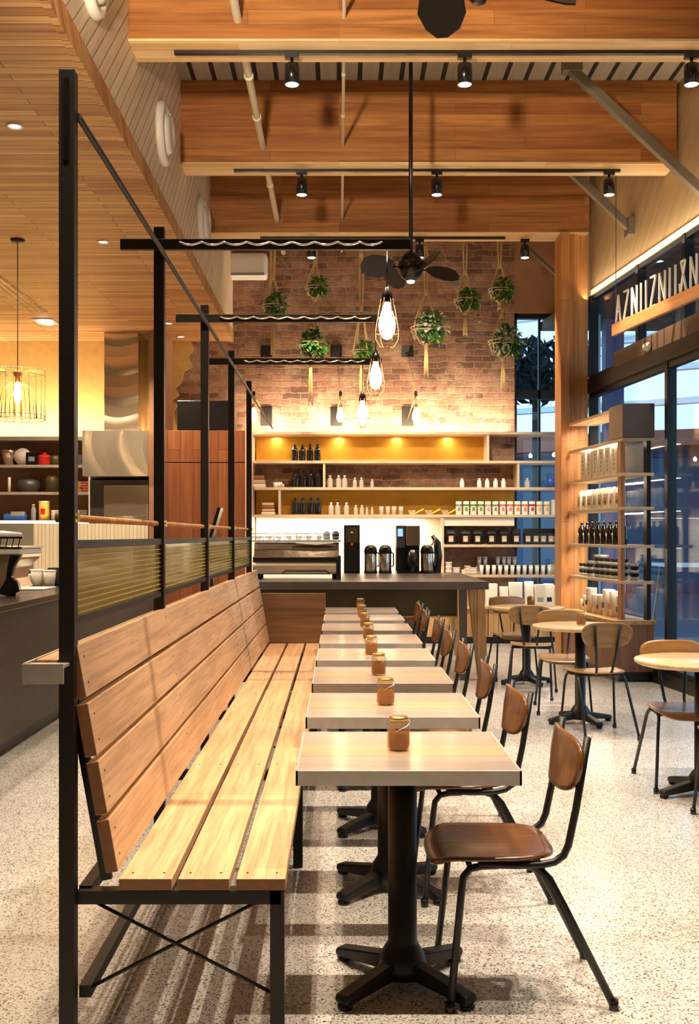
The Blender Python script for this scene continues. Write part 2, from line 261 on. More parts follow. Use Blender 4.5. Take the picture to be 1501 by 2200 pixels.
class MB:
    def __init__(s): s.v = []; s.f = []; s.sm = []; s.mi = []; s.m = 0; s.T = None
    def add(s, vs, fs, smooth=False):
        k = len(s.v)
        s.v += [tuple(s.T @ Vector(q)) if s.T else tuple(q) for q in vs]
        s.f += [tuple(i+k for i in f) for f in fs]; s.sm += [smooth]*len(fs) if not isinstance(smooth, list) else smooth; s.mi += [s.m]*len(fs)
        return s
    def box(s, x0, x1, y0, y1, z0, z1):
        return s.add([(x0,y0,z0),(x1,y0,z0),(x1,y1,z0),(x0,y1,z0),(x0,y0,z1),(x1,y0,z1),(x1,y1,z1),(x0,y1,z1)],
                     [(0,3,2,1),(4,5,6,7),(0,1,5,4),(1,2,6,5),(2,3,7,6),(3,0,4,7)])
    def bar(s, p, q, w, h=None):
        """square bar between two points"""
        p, q = Vector(p), Vector(q); x, y = frame_of(q-p); h = h or w
        c = [(-1,-1),(1,-1),(1,1),(-1,1)]
        vs = [p+x*a*w/2+y*b*h/2 for a, b in c]+[q+x*a*w/2+y*b*h/2 for a, b in c]
        return s.add(vs, [(3,2,1,0),(4,5,6,7),(0,1,5,4),(1,2,6,5),(2,3,7,6),(3,0,4,7)])
    def cyl(s, p, q, r, r2=None, n=14, caps=True):
        p, q = Vector(p), Vector(q); r2 = r if r2 is None else r2; x, y = frame_of(q-p)
        vs = [p+(x*math.cos(2*PI*i/n)+y*math.sin(2*PI*i/n))*r for i in range(n)]+[q+(x*math.cos(2*PI*i/n)+y*math.sin(2*PI*i/n))*r2 for i in range(n)]
        fs = [(i, (i+1)%n, n+(i+1)%n, n+i) for i in range(n)]; sm = [True]*n
        if caps: fs += [tuple(range(n))[::-1], tuple(range(n, 2*n))]; sm += [False]*2
        return s.add(vs, fs, sm)
    def tube(s, pts, r, n=8, closed=False):
        pts = [Vector(p) for p in pts]; N = len(pts); vs = []; px = None
        for i, p in enumerate(pts):
            a = pts[(i-1) % N] if (closed or i > 0) else p; b = pts[(i+1) % N] if (closed or i < N-1) else p
            d = (b-a).normalized()
            if px is None: x, y = frame_of(d)
            else:
                x = (px-d*px.dot(d)); x = x.normalized() if x.length > 1e-6 else frame_of(d)[0]; y = d.cross(x).normalized()
            px = x; rr = r[i] if isinstance(r, (list, tuple)) else r
            vs += [p+(x*math.cos(2*PI*k/n)+y*math.sin(2*PI*k/n))*rr for k in range(n)]
        fs = []; sm = []
        for i in range(N if closed else N-1):
            j = (i+1) % N
            for k in range(n): fs.append((i*n+k, i*n+(k+1)%n, j*n+(k+1)%n, j*n+k)); sm.append(True)
        if not closed: fs += [tuple(range(n))[::-1], tuple(range((N-1)*n, N*n))]; sm += [False]*2
        return s.add(vs, fs, sm)
    def lathe(s, prof, c=(0, 0, 0), n=20, smooth=True):
        """prof: list of (r, z)"""
        c = Vector(c); vs = []
        for r, z in prof: vs += [c+Vector((r*math.cos(2*PI*k/n), r*math.sin(2*PI*k/n), z)) for k in range(n)]
        fs = [(i*n+k, i*n+(k+1)%n, (i+1)*n+(k+1)%n, (i+1)*n+k) for i in range(len(prof)-1) for k in range(n)]; sm = [smooth]*len(fs)
        if prof[0][0] > 1e-4: fs.append(tuple(range(n))[::-1]); sm.append(False)
        if prof[-1][0] > 1e-4: fs.append(tuple(range((len(prof)-1)*n, len(prof)*n))); sm.append(False)
        return s.add(vs, fs, sm)
    def prism(s, poly, ext, origin=(0,0,0), ax=(1,0,0), ay=(0,0,1), az=(0,1,0)):
        """poly in (ax, ay) plane, extruded by ext along az"""
        o, ax, ay, az = map(Vector, (origin, ax, ay, az)); n = len(poly)
        a = [o+ax*x+ay*y for x, y in poly]; b = [p+az*ext for p in a]
        return s.add(a+b, [tuple(range(n))[::-1], tuple(range(n, 2*n))]+[(i, (i+1)%n, n+(i+1)%n, n+i) for i in range(n)])
    def build(s, name, mat, parent=None, bevel=0, loc=None, segs=2):
        me = bpy.data.meshes.new(name); me.from_pydata(s.v, [], s.f)
        for m in (mat if isinstance(mat, (list, tuple)) else [mat]): me.materials.append(M[m] if isinstance(m, str) else m)
        me.polygons.foreach_set('use_smooth', s.sm); me.polygons.foreach_set('material_index', s.mi); me.update()
        o = bpy.data.objects.new(name, me); C.objects.link(o)
        if parent: o.parent = parent
        if loc: o.location = loc
        if bevel:
            b = o.modifiers.new('bevel', 'BEVEL'); b.width = bevel; b.segments = segs; b.limit_method = 'ANGLE'; b.angle_limit = .7
        return o

def rrect(w, h, r, n=5):
    """rounded rectangle outline centred on 0"""
    out = []
    for cx, cy, a in ((w/2-r, h/2-r, 0), (-w/2+r, h/2-r, 1), (-w/2+r, -h/2+r, 2), (w/2-r, -h/2+r, 3)):
        for i in range(n+1): t = (a+i/n)*PI/2; out.append((cx+r*math.cos(t), cy+r*math.sin(t)))
    return out

def tag(o, label=None, cat=None, group=None, kind=None):
    if label: o['label'] = label
    if cat: o['category'] = cat
    if group: o['group'] = group
    if kind: o['kind'] = kind
    return o
def thing(name, label, cat, loc=(0, 0, 0), rz=0, group=None):
    o = bpy.data.objects.new(name, None); C.objects.link(o); o.location = loc; o.rotation_euler = (0, 0, rz); o.empty_display_size = .1
    return tag(o, label, cat, group)
def struct(name, mb, mat, **k): return tag(mb.build(name, mat, **k), kind='structure')
def copy_tree(o, parent=None):
    c = o.copy(); C.objects.link(c)
    if parent: c.parent = parent
    for ch in list(o.children): copy_tree(ch, c)
    return c
def P(px, py, d): return Vector(((px-VX)*d/F, d, CH+(VY-py)*d/F))
def X(px, d): return (px-VX)*d/F
def Z(py, d): return CH+(VY-py)*d/F
ORD = ['first', 'second', 'third', 'fourth', 'fifth', 'sixth', 'seventh', 'eighth', 'ninth', 'tenth', 'eleventh', 'twelfth', 'thirteenth', 'fourteenth', 'fifteenth', 'sixteenth', 'seventeenth', 'eighteenth']
# ------------------------------------------------------------------ the setting
YB, XF, ZS, ZC = 14.35, -1.455, 4.08, 5.605      # back wall, bulkhead face, soffit, high ceiling
def WX(d): return 4.1-.1*d                        # inner face of the shopfront wall at depth d
struct('floor', MB().box(-7, 5.2, -3, 14.6, -.1, 0), 'floor')
struct('ceiling', MB().box(XF, 4.6, -3, 14.6, ZC, ZC+.1), 'ceilplank')
struct('ceiling', MB().box(-7, XF-.012, -3, 14.6, ZS, ZS+.06), 'soffit')
struct('wall_left', MB().box(-7.1, -7, -3, 14.6, 0, ZS), 'wall')
struct('wall_front', MB().box(-7, 5.2, -3.1, -3, 0, 5.7), 'wall')
# back wall: plaster at the left with a ragged edge, brick to the right, window opening beyond
struct('wall_back', MB().box(-2.8, 2.404, YB, YB+.25, 0, ZC), 'brick')
edge = [(-2.03, ZS), (-1.98, 3.98), (-2.06, 3.86), (-2.0, 3.74), (-2.12, 3.66), (-2.16, 3.5), (-2.24, 3.44), (-2.18, 3.34), (-2.28, 3.27), (-2.2, 3.2), (-2.27, 3.1), (-2.22, 2.9), (-2.26, 2.6), (-2.26, 0)]
struct('wall_left_back', MB().prism([(-7, 0), (-7, ZS)]+edge, .12, origin=(0, YB-.02, 0)), 'plaster')
struct('wall_back_panel', MB().box(2.404, 3.4, YB, YB+.1, 4.47, ZC), 'plaster2')
# timber faced bulkhead between low soffit and high ceiling
struct('wall_bulkhead', MB().box(XF-.012, XF, -3, 14.35, ZS+.137, ZC), 'fascia')
struct('trim_1', MB().box(XF-.03, XF+.012, -3, 14.35, ZS-.005, ZS+.137), 'soffit')
# boarded wall over the shopfront, glazing below
def wpoly(mb, d0, d1, off0, off1, z0, z1):
    """box that follows the shopfront line; offsets measured into the room"""
    vs = []
    for z in (z0, z1):
        for d, o in ((d0, off0), (d0, off1), (d1, off1), (d1, off0)): vs.append((WX(d)-o, d, z))
    return mb.add(vs, [(0,1,2,3),(7,6,5,4),(0,4,5,1),(1,5,6,2),(2,6,7,3),(3,7,4,0)])
struct('wall_right_upper', wpoly(MB(), -3, 12.1, -.1, 0, 4.22, ZC), 'wallboard')
struct('trim_2', wpoly(MB(), -3, 12.0, -.12, .035, 4.16, 4.22), 'cream')
struct('trim_3', wpoly(MB(), -3, 12.0, -.1, .05, 0, .12), 'black')
def sbox(x0, y0, x1, y1, th, z0, z1, mb=None):
    d_ = Vector((x1-x0, y1-y0, 0)).normalized(); n_ = Vector((d_.y, -d_.x, 0))*th; a_, b_ = Vector((x0, y0, 0)), Vector((x1, y1, 0)); mb = mb or MB()
    vs = [tuple((p+Vector((0, 0, z)))) for z in (z0, z1) for p in (a_, b_, b_+n_, a_+n_)]
    return mb.add(vs, [(0,3,2,1),(4,5,6,7),(0,1,5,4),(1,2,6,5),(2,3,7,6),(3,0,4,7)])
struct('wall_right_back', sbox(2.90, 12.12, 3.32, 14.45, .1, 4.22, ZC), 'wall')
m = MB(); sbox(2.90, 12.12, 3.32, 14.45, .08, 0, .12, m); sbox(2.90, 12.12, 3.32, 14.45, .08, 3.05, 3.2, m); sbox(2.90, 12.12, 3.32, 14.45, .08, 4.1, 4.22, m); m.box(3.28, 3.34, 14.38, 14.46, 0, 4.4)
o = struct('window_4', m, 'black'); sbox(2.93, 12.12, 3.34, 14.42, .01, .12, 4.1).build('window_pane', 'window', o)
# shopfront windows: frames and glass
def window(name, d0, d1, z0, z1, mull):
    r = MB(); 
    wpoly(r, d0, d1, -.06, .02, z1-.05, z1); wpoly(r, d0, d1, -.06, .02, z0, z0+.05)
    for d in mull: wpoly(r, d-.03, d+.03, -.06, .03, z0, z1)
    o = struct(name, r, 'black')
    g = wpoly(MB(), d0, d1, -.025, -.015, z0+.05, z1-.05).build('window_pane', 'window', o)
    return o
struct('wall_right', wpoly(MB(), -3, 5.2, -.1, 0, .12, 4.16), 'wall')
window('window_1', 5.2, 12.05, .12, 3.05, (5.23, 7.6, 9.88, 12.0))
window('window_2', 5.2, 12.05, 3.2, 4.16, (5.23, 8.2, 9.5, 10.6, 12.0))
struct('trim_4', wpoly(MB(), 5.2, 12.05, -.14, .08, 3.05, 3.2), 'black')
m = MB(); m.box(2.404, 3.3, YB+.05, YB+.1, 3.30, 3.42); m.box(2.404, 3.3, YB+.02, YB+.12, 4.40, 4.47); m.box(2.404, 2.44, YB+.02, YB+.12, 0, 4.47)
m.box(2.74, 2.77, YB+.05, YB+.1, 0, 4.4); m.box(2.404, 3.3, YB+.02, YB+.12, 0, .1)
o = struct('window_3', m, 'black'); MB().box(2.44, 3.3, YB+.07, YB+.08, .1, 4.4).build('window_pane', 'window', o)

# glulam beams
def beam(y, x1, lab):
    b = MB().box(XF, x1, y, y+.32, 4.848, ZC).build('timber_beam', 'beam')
    MB().box(XF+.001, x1-.001, y-.002, y+.322, 4.836, 4.852).build('lit_underside', 'beamlit', b)  # thin pale layer painting the glow on the beam's underside
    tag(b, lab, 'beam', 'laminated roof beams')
    return b
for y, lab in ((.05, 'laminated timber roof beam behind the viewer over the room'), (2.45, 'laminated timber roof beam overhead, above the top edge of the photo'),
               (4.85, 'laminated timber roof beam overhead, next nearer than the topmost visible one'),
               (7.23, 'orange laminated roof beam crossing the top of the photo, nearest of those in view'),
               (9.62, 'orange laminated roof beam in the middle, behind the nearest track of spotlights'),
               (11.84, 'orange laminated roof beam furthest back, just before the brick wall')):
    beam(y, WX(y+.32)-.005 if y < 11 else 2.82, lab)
t = thing('timber_column', 'stacked timber column carrying the far end of the rearmost roof beam', 'column', (0, 0, 0))
for x0, x1, y0 in ((2.50, 2.60, 11.80), (2.605, 2.70, 11.86), (2.705, 2.83, 11.92)):
    MB().box(x0, x1, y0, 12.14, 0, 4.846 if x0 < 2.55 else ZC-.01).build('column_board', 'column', t, bevel=.004)

# steel braces between ceiling and boarded wall
def brace(p, q, lab, wd=.07):
    t = thing('steel_brace', lab, 'brace', (0, 0, 0), group='diagonal steel braces')
    MB().bar(p, q, wd, wd).build('brace_bar', 'bracesteel', t, bevel=.004)
    a = Vector(p); MB().box(a.x-.08, a.x+.08, a.y-.06, a.y+.06, a.z-.02, ZC if a.z > 5.2 else a.z+.15).build('bracket', 'bracesteel', t)
    b = Vector(q); MB().box(b.x-.03, b.x+.05, b.y-.08, b.y+.08, b.z-.09, b.z+.09).build('wall_plate', 'bracesteel', t)
M['bracesteel'] = plain('grey_green_steel', (.20, .17, .12), .5, .2)
brace((2.0, 9.0, 5.42), (3.17, 9.0, 4.33), 'olive grey steel brace in front of the middle beam, upper right', .075)
brace((2.05, 10.8, 5.50), (2.99, 10.8, 4.60), 'olive grey steel brace under the boarded wall between the two rear beams', .075)
brace((2.2, 13.1, 5.17), (2.9, 13.1, 4.52), 'thin steel brace behind the rearmost beam near the brown panel', .04)

# pipes that pass through the beams
for (x, z, r, lab) in ((-.70, 4.985, .030, 'pale sprinkler pipe, thicker of the two running through the beams'), (.035, 5.0, .013, 'thin pale conduit running through the beams right of the thick pipe')):
    m = MB(); m.cyl((x, 1, z), (x, 13.2, z), r, n=14)
    for d in (5.6, 8.1, 8.9, 10.6): m.cyl((x, d, z), (x, d+.05, z), r*1.25)
    tag(m.build('ceiling_pipe', 'cream'), lab, 'pipe')

# porthole vents on the bulkhead
def porthole(y, lab):
    t = thing('round_wall_vent', lab, 'vent', (XF, y, 4.70), group='round white vents on the bulkhead')
    m = MB(); m.T = Matrix.Rotation(PI/2, 4, 'Y')
    m.lathe([(.25, 0), (.255, .02), (.24, .055), (.20, .06), (.185, .03), (.18, 0)], n=36); m.build('vent_flange', 'white', t)
    m = MB(); m.T = Matrix.Rotation(PI/2, 4, 'Y')
    m.lathe([(.17, 0), (.165, .06), (.13, .10), (.10, .07), (.085, .03), (.0, .03)], n=30); m.build('vent_nozzle', 'white', t)
    m = MB(); m.T = Matrix.Rotation(PI/2, 4, 'Y'); m.box(-.16, .16, -.012, .012, .05, .085); m.build('vent_louvre', 'white', t)
for y, lab in ((3.65, 'round white vent on the cream bulkhead, out of the top of the photo'), (6.10, 'round white vent on the cream bulkhead, cut off at the top edge'),
               (8.55, 'round white vent on the cream bulkhead left of the middle beam'), (10.98, 'round white vent on the cream bulkhead, furthest from the viewer')):
    if y > 5: porthole(y, lab)

# track lighting
def track(y, x0, x1, lab): return tag(MB().box(x0, x1, y-.018, y+.018, 4.812, 4.836).build('lighting_track', 'blk2'), lab, 'light track', 'black tracks under the beams')
def tracklamp(x, y, lab, group, tilt=(0, 0), size=1.15, power=None):
    t = thing('track_spotlight', lab, 'spotlight', (x, y, 4.812), group=group)
    MB().box(-.05, .05, -.02, .02, -.03, 0).build('track_adapter', 'blk2', t)
    MB().cyl((0, 0, -.03), (0, 0, -.075), .011).build('stem', 'blk2', t)
    m = MB(); m.lathe([(.0, -.07), (.044, -.07), (.052, -.078), (.052, -.215), (.048, -.215), (.045, -.19)], n=24); m.build('lamp_housing', 'blk2', t)
    MB().lathe([(0, -.20), (.045, -.20), (.046, -.212), (.02, -.222), (0, -.223)][::-1], n=20).build('lens', 'led', t)
    light('spot_beam', 'SPOT', (x, y, 4.58), power or SPOT_W, WARM, (tilt[0], tilt[1], 0), spot_size=size, spot_blend=.45, shadow_soft_size=.022)
g1 = 'black track spotlights under the beams'
track(7.38, -1.16, WX(7.4)-.1, 'black lighting track under the nearest visible beam'); track(9.77, -.98, 2.62, 'black lighting track under the middle beam'); track(11.98, -.9, 1.9, 'black lighting track under the rearmost beam')
track(4.99, -1.0, 3.2, 'black lighting track overhead above the near tables'); track(2.6, -1.0, 3.2, 'black lighting track overhead above the viewer')
for px, lab, tl in ((627, 'black track spotlight at the top, left one on the nearest track', (0, 0)), (998, 'black track spotlight at the top, middle one on the nearest track', (0, 0)), (1485, 'black track spotlight at the top right corner', (0, 0))):
    tracklamp(X(px, 7.38), 7.38, lab, g1, tl)
for px, lab, tl in ((648, 'black track spotlight on the middle beam, left one above the screen', (0, 0)), (938, 'black track spotlight on the middle beam, just right of the fan rod', (1.12, 0)), (1308, 'black track spotlight on the middle beam, right one by the steel brace', (0, 0))):
    tracklamp(X(px, 9.77), 9.77, lab, g1, tl, .8 if tl[0] else 1.15, 420 if tl[0] else None)
for px, lab, tl in ((669, 'black track spotlight on the rearmost beam, left one above the hanging plants', (.5, 0)), (901, 'black track spotlight on the rearmost beam, above the ceiling fan blades', (.5, 0)), (1127, 'black track spotlight on the rearmost beam, right one by the brown panel', (.35, 0))):
    tracklamp(X(px, 11.98), 11.98, lab, g1, tl)
for x in (-.75, .1, 1.0, 1.95): tracklamp(x, 4.99, 'black track spotlight overhead above the near tables', g1)
for x in (-.9, .25, 1.5): tracklamp(x, 2.6, 'black track spotlight overhead beside the viewer', g1)

# soffit fittings: downlights, slot grille, gimbal light
def downlight(px, py, lab):
    d = (ZS-CH)*F/(VY-py); 
    t = thing('recessed_downlight', lab, 'downlight', (X(px, d), d, ZS), group='small recessed downlights in the timber soffit')
    MB().lathe([(.055, 0), (.055, -.008), (.042, -.01), (.035, 0)], n=24).build('trim_ring', 'white', t)
    MB().lathe([(0, -.003), (.036, -.003), (.036, -.001)][::-1], n=20).build('lens', 'led', t)
for px, py, lab in ((32, 270, 'small round downlight in the timber soffit at the far left'), (222, 519, 'small downlight in the timber soffit between the first two posts'),
                    (362, 694, 'small downlight in the timber soffit above the red cabinet'), (388, 723, 'small downlight in the timber soffit closest to the back wall')): downlight(px, py, lab)
d = (ZS-CH)*F/(VY-690)
t = thing('gimbal_light', 'bright square gimbal light in the timber soffit above the kitchen', 'downlight', (X(98, d), d, ZS))
MB().box(-.13, .13, -.17, .17, -.012, 0).build('bezel', 'white', t); MB().lathe([(0, -.02), (.075, -.02), (.08, -.012)][::-1], c=(0, -.08, 0)).build('lamp', 'led', t); MB().lathe([(0, -.02), (.075, -.02), (.08, -.012)][::-1], c=(0, .08, 0)).build('lamp', 'led', t)
d = (ZS-CH)*F/(VY-635)
t = thing('slot_grille', 'three slot black air grille in the timber soffit, left', 'vent', (X(35, d), d, ZS))
MB().box(-.11, .11, -.85, .85, -.006, 0).build('grille_plate', 'soffit', t)
for k in (-1, 0, 1): MB().box(k*.07-.014, k*.07+.014, -.83, .83, -.009, -.006).build('slot', 'blk2', t)

# ------------------------------------------------------------------ outside, beyond the glass
struct('ground_outside', MB().box(3.2, 60, -6, 60, -.12, -.05), 'asphalt')
def facade():
    t = thing('far_building', 'pale blue louvred building across the street, seen through the right window', 'building', (9, 26, -.05), math.radians(-32))
    MB().box(-14, 16, 0, .5, 0, 3.7).build('ground_floor_wall', 'darkblue', t)
    for k in range(15): MB().box(-14, 16, -.25, 0, 4.75+k*.55+.3*(k%3), 4.90+k*.55+.3*(k%3)).build('louvre', 'slat', t)
    for k in range(6): MB().box(-13.6+k*5.6, -13.45+k*5.6, 0, .12, 4.5, 13).build('louvre_post', 'bluepost', t)
    m = MB(); m.prism([(-14, 3.6), (16, 3.6), (16, 3.72), (-14, 4.2)], 1.6, origin=(0, -1.6, 0)); m.build('awning', 'roofred', t)
    for k in range(12): MB().box(-14+k*2.4, -13.9+k*2.4, -.1, 0, 0, 4.5).build('shopfront_post', 'slat', t)
facade()
t = thing('festoon_string', 'string of small round bulbs outside behind the window shelves', 'string lights', (0, 0, 0))
pts = [Vector((2.5+i*.35, 15.6-.0*i, 2.62+.04*math.sin(i*.7))) for i in range(16)]
MB().tube(pts, .008, 5).build('cable', 'blk2', t)
for p in pts:
    m = MB(); m.T = Matrix.Translation(p-Vector((0, 0, .04))); m.lathe([(0, -.03), (.02, -.022), (.028, 0), (.02, .02), (.008, .04)], n=10); m.build('lamp', 'string', t)
tag(MB().box(2.42, 7.2, 5.0, 14.7, 0, .12).build('reflection_slab', 'reflectdark', loc=(0, 0, 4.30)) if 0 else wpoly(MB(), 5.0, 14.45, -3.6, -.12, 4.24, 4.36).build('reflection_slab', 'reflectdark'), 'dark slab outside above the shopfront windows, added as the ceiling reflection', 'canopy')  # slab added outside in place of the dark ceiling reflection in the glass
tag(MB().box(3.46, 3.70, 13.6, 13.8, -.05, 6).build('outdoor_post', 'bluepost'), 'blue painted post outside, just right of the timber column', 'post')
tag(MB().cyl((3.30, 13.4, -.05), (3.30, 13.4, 6), .045).build('outdoor_pole', 'slat'), 'slim white pole outside beside the timber column', 'pole')
t = thing('garden_tree', 'dark tree silhouette outside the back window', 'tree', (3.75, 20, -.05))
MB().cyl((0, 0, 0), (0, 0, 4.2), .09, .06).build('trunk', 'bark', t)
m = MB(); rnd = random.Random(3)
for k in range(900):
    a = rnd.uniform(0, 2*PI); e = rnd.uniform(-1, 1); r = rnd.uniform(.2, 1)**.5
    c = Vector((math.cos(a)*r*1.1, math.sin(a)*r*1.1, 4.6+e*.65*(1-r*.4)))
    x = Vector((rnd.uniform(-1, 1), rnd.uniform(-1, 1), rnd.uniform(-1, 1))).normalized()*.16; y = x.orthogonal().normalized()*.08
    m.add([c-x, c+y, c+x, c-y], [(0, 1, 2, 3)])
m.build('foliage', 'night', t)
t = thing('outdoor_table', 'tall outdoor table with thin slanted legs beyond the right window', 'table', (4.75, 13.9, -.05))
MB().box(-.5, .5, -.35, .35, 1.06, 1.10).build('table_top', 'slat', t)
for sx, sy in ((-1, -1), (1, -1), (1, 1), (-1, 1)): MB().bar((sx*.40, sy*.25, 1.06), (sx*.52, sy*.33, 0), .035).build('leg', 'walnut', t)
M['endboard'] = wood('bench_end_board', (.26, .14, .065), (.20, .10, .045), u=(1, 0, 0), v=(0, 0, 1), pw=.35, pl=3, gap=.002, grain=.35)
# ------------------------------------------------------------------ slatted bench
BX, B0, B1 = -.767, 2.97, 9.45
bench = thing('slatted_bench', 'long timber slatted bench with high back on a dark steel frame beside the tables', 'bench', (0, 0, 0))
# back slats: section line from (-.638,.474) up to (-.752,1.11)
a, b = Vector((-.626, 0, .470)), Vector((-.742, 0, 1.112)); dv = (b-a).normalized(); nv = Vector((dv.z, 0, -dv.x))   # nv points to the seat side (+x)
L = (b-a).length; sh = (L-3*.016)/4
for k in range(4):
    p = a+dv*(k*(sh+.016)); q = p+dv*sh; th = nv*-.036
    o = MB().prism([(p.x, p.z), (q.x, q.z), (q.x+th.x, q.z+th.z), (p.x+th.x, p.z+th.z)], B1-B0+(.0), origin=(0, B0, 0)).build('back_slat', ['bench', 'benchend'], bench, bevel=.003); o.data.polygons[0].material_index = 1
    for y in (B0+.05, 4.45, 5.96):
        for f in (.25, .75):
            c = p+dv*sh*f; MB().cyl((c.x-nv.x*.002, y, c.z-nv.z*.002), (c.x+nv.x*.0012, y, c.z+nv.z*.0012), .0035, n=8).build('screw', 'blk2', o)
for k, (x0, x1) in enumerate(((-.624, -.474), (-.457, -.311), (-.292, -.151))):
    o = MB().box(x0, x1, B0, B1, .416, .450).build('seat_slat', ['bench', 'benchend'], bench, bevel=.003); o.data.polygons[2].material_index = 1
    for y in (B0+.05, 4.45, 5.96):
        for f in (.2, .8): MB().cyl((x0+(x1-x0)*f, y, .449), (x0+(x1-x0)*f, y, .4512), .0035, n=8).build('screw', 'blk2', o)
YS = (2.97, 4.48, 5.99, 7.47, 8.94)
for i, y in enumerate(YS):
    yy = y+.025
    MB().box(-.744, -.165, yy-.022, yy+.022, .376, .414).build('seat_crossbar', 'steel', bench)
    MB().box(-.196, -.156, yy-.022, yy+.022, 0, .414).build('leg', 'steel', bench)
    p = a-dv*.03-nv*.05; q = b+dv*-.03-nv*.05; MB().bar((p.x, yy+.03, p.z), (q.x, yy+.03, q.z), .022, .03).build('back_bracket', 'blk2', bench)
    if i in (0, 2, 4):
        MB().cyl((-.735, yy, .395), (-.19, yy, .115), .0055, n=8).build('brace_rod', 'steel', bench)
        MB().cyl((-.735, yy+.012, .115), (-.19, yy+.012, .395), .0055, n=8).build('brace_rod', 'steel', bench)
MB().box(-.744, -.71, B0+.03, 9.4, .10, .135).build('lower_rail', 'steel', bench)
MB().box(-.744, -.71, B0+.03, 9.4, .385, .42).build('back_rail', 'steel', bench)
MB().box(-.185, -.16, B0+.03, 9.4, .376, .412).build('front_rail', 'steel', bench)
m = MB().box(-.862, -.80, B0+.01, 9.4, 1.055, 1.07).build('ledge', 'bench', bench, bevel=.002)
m = MB(); m.box(-.870, -.757, B0-.095, B0-.085, 1.015, 1.07); m.box(-.870, -.862, B0-.085, 9.4, 1.012, 1.072); m.box(-.870, -.757, B0-.085, B0-.026, 1.058, 1.066)
m.build('ledge_edge', 'metaledge', bench)
MB().box(-.70, -.12, 9.46, 9.50, .02, .90).build('end_panel', 'endboard', bench, bevel=.003)

# ------------------------------------------------------------------ steel screen behind the bench
scr = thing('steel_screen', 'dark steel post screen with mesh panels and crossbars behind the bench', 'screen', (BX, 0, 0))
for i, y in enumerate(YS):
    o = MB().box(-.022, .022, y-.022, y+.022, 0, 2.738).build('post', 'steel' if i else 'steel', scr, bevel=.002)
    if i == 0:
        m = MB(); m.prism(rrect(.017, .235, .008), .003, origin=(-.001, y-.0245, 2.595)); m.build('slot_plate', 'blk2', o)
    else:
        m = MB(); 
for i, y in enumerate(YS[1:4]):
    x0, x1 = -.16, 1.07
    cb_ = MB().box(x0, x1, y-.045, y-.023, 2.635, 2.680).build('crossbar', 'steel', scr, bevel=.002)
    # festoon cable looped along the bar
    pts = []; n = 9; xa, xb = .09, .95
    for k in range(n*8+1):
        u = k/(n*8); pts.append((xa+(xb-xa)*u, y-.052, 2.664-.012*abs(math.sin(u*n*PI))))
    MB().tube(pts, .0045, 6).build('looped_cable', 'chrome', cb_)
MB().cyl((.028, 2.97, 2.612), (.028, 11.6, 2.612), .0095, n=10).build('tie_rod', 'steelend', scr)
for i in range(4):
    y0, y1 = YS[i]+.022, YS[i+1]-.022
    if i == 0: pass
    o = MB().box(-.014, .014, y0, y1, 1.385, 1.41); o.box(-.012, .012, y0, y1, 1.165, 1.185); o = o.build('panel_frame', 'steel', scr)
    MB().box(-.003, .003, y0, y1, 1.185, 1.385).build('glass_panel', 'screenglass', o)
    m = MB()
    for k in range(10): m.box(.005, .009, y0, y1, 1.196+k*.0185, 1.1995+k*.0185)
    m.build('wire_mesh', 'wireamber', o)
MB().cyl((-.01, 2.97, 1.474), (-.01, 8.96, 1.474), .011, n=12).build('handrail', 'column', scr)
for y in YS: MB().cyl((-.035, y, 1.474), (.03, y, 1.474), .014).build('rail_clamp', 'brass', scr)
MB().box(-.035, .035, 8.5, 8.56, 1.06, 1.12)

# ------------------------------------------------------------------ square tables, jars, chairs
def feet(t, r=.27, n=4, a0=PI/4, h=.085):
    for k in range(n):
        a_ = a0+k*2*PI/n; c, s_ = math.cos(a_), math.sin(a_); m = MB()
        m.T = Matrix.Rotation(a_, 4, 'Z')
        m.prism([(0, .028), (.06, .030), (r-.035, .016), (r, .012), (r+.012, .026), (r+.004, .044), (r-.03, .050), (.05, h), (0, h+.02)], .052, origin=(0, -.026, 0))
        f = m.build('base_foot', 'black', t, bevel=.007)
        m = MB(); m.T = Matrix.Rotation(a_, 4, 'Z'); m.lathe([(0, 0), (.022, 0), (.024, .012), (.012, .018), (0, .018)], c=(r-.01, 0, 0), n=14); m.build('glide', 'blk2', f)
def pedestal(t, top, r=.046):
    MB().lathe([(.075, .03), (.078, .06), (.07, .095), (.052, .125), (r, .135), (r, top-.012)], n=28).build('pedestal_column', 'black', t)
    MB().box(-.12, .12, -.12, .12, top-.014, top).build('mounting_plate', 'black', t)
def square_table():
    t = thing('square_cafe_table', '', 'table')
    w2, d2 = .328, .302
    tb = MB().box(-w2+.008, w2-.008, -d2+.008, -d2/3+.01, .70, .740).build('grey_board', 'tabgrey', t)
    MB().box(-w2+.008, w2-.008, -d2/3+.0112, d2/3-.0112, .70, .7402).build('tan_board', 'tabtan', t)
    MB().box(-w2+.008, w2-.008, d2/3-.01, d2-.008, .70, .740).build('grey_board', 'tabgrey', t)
    m = MB(); m.box(-w2, w2, -d2, -d2+.008, .698, .742); m.box(-w2, w2, d2-.008, d2, .698, .742); m.box(-w2, -w2+.008, -d2, d2, .698, .742); m.box(w2-.008, w2, -d2, d2, .698, .742)
    m.build('metal_edge', 'metaledge', t, bevel=.0015)
    m = MB(); m.T = Matrix.Translation((.0, 0, 0)); pedestal(t, .70); feet(t)
    return t
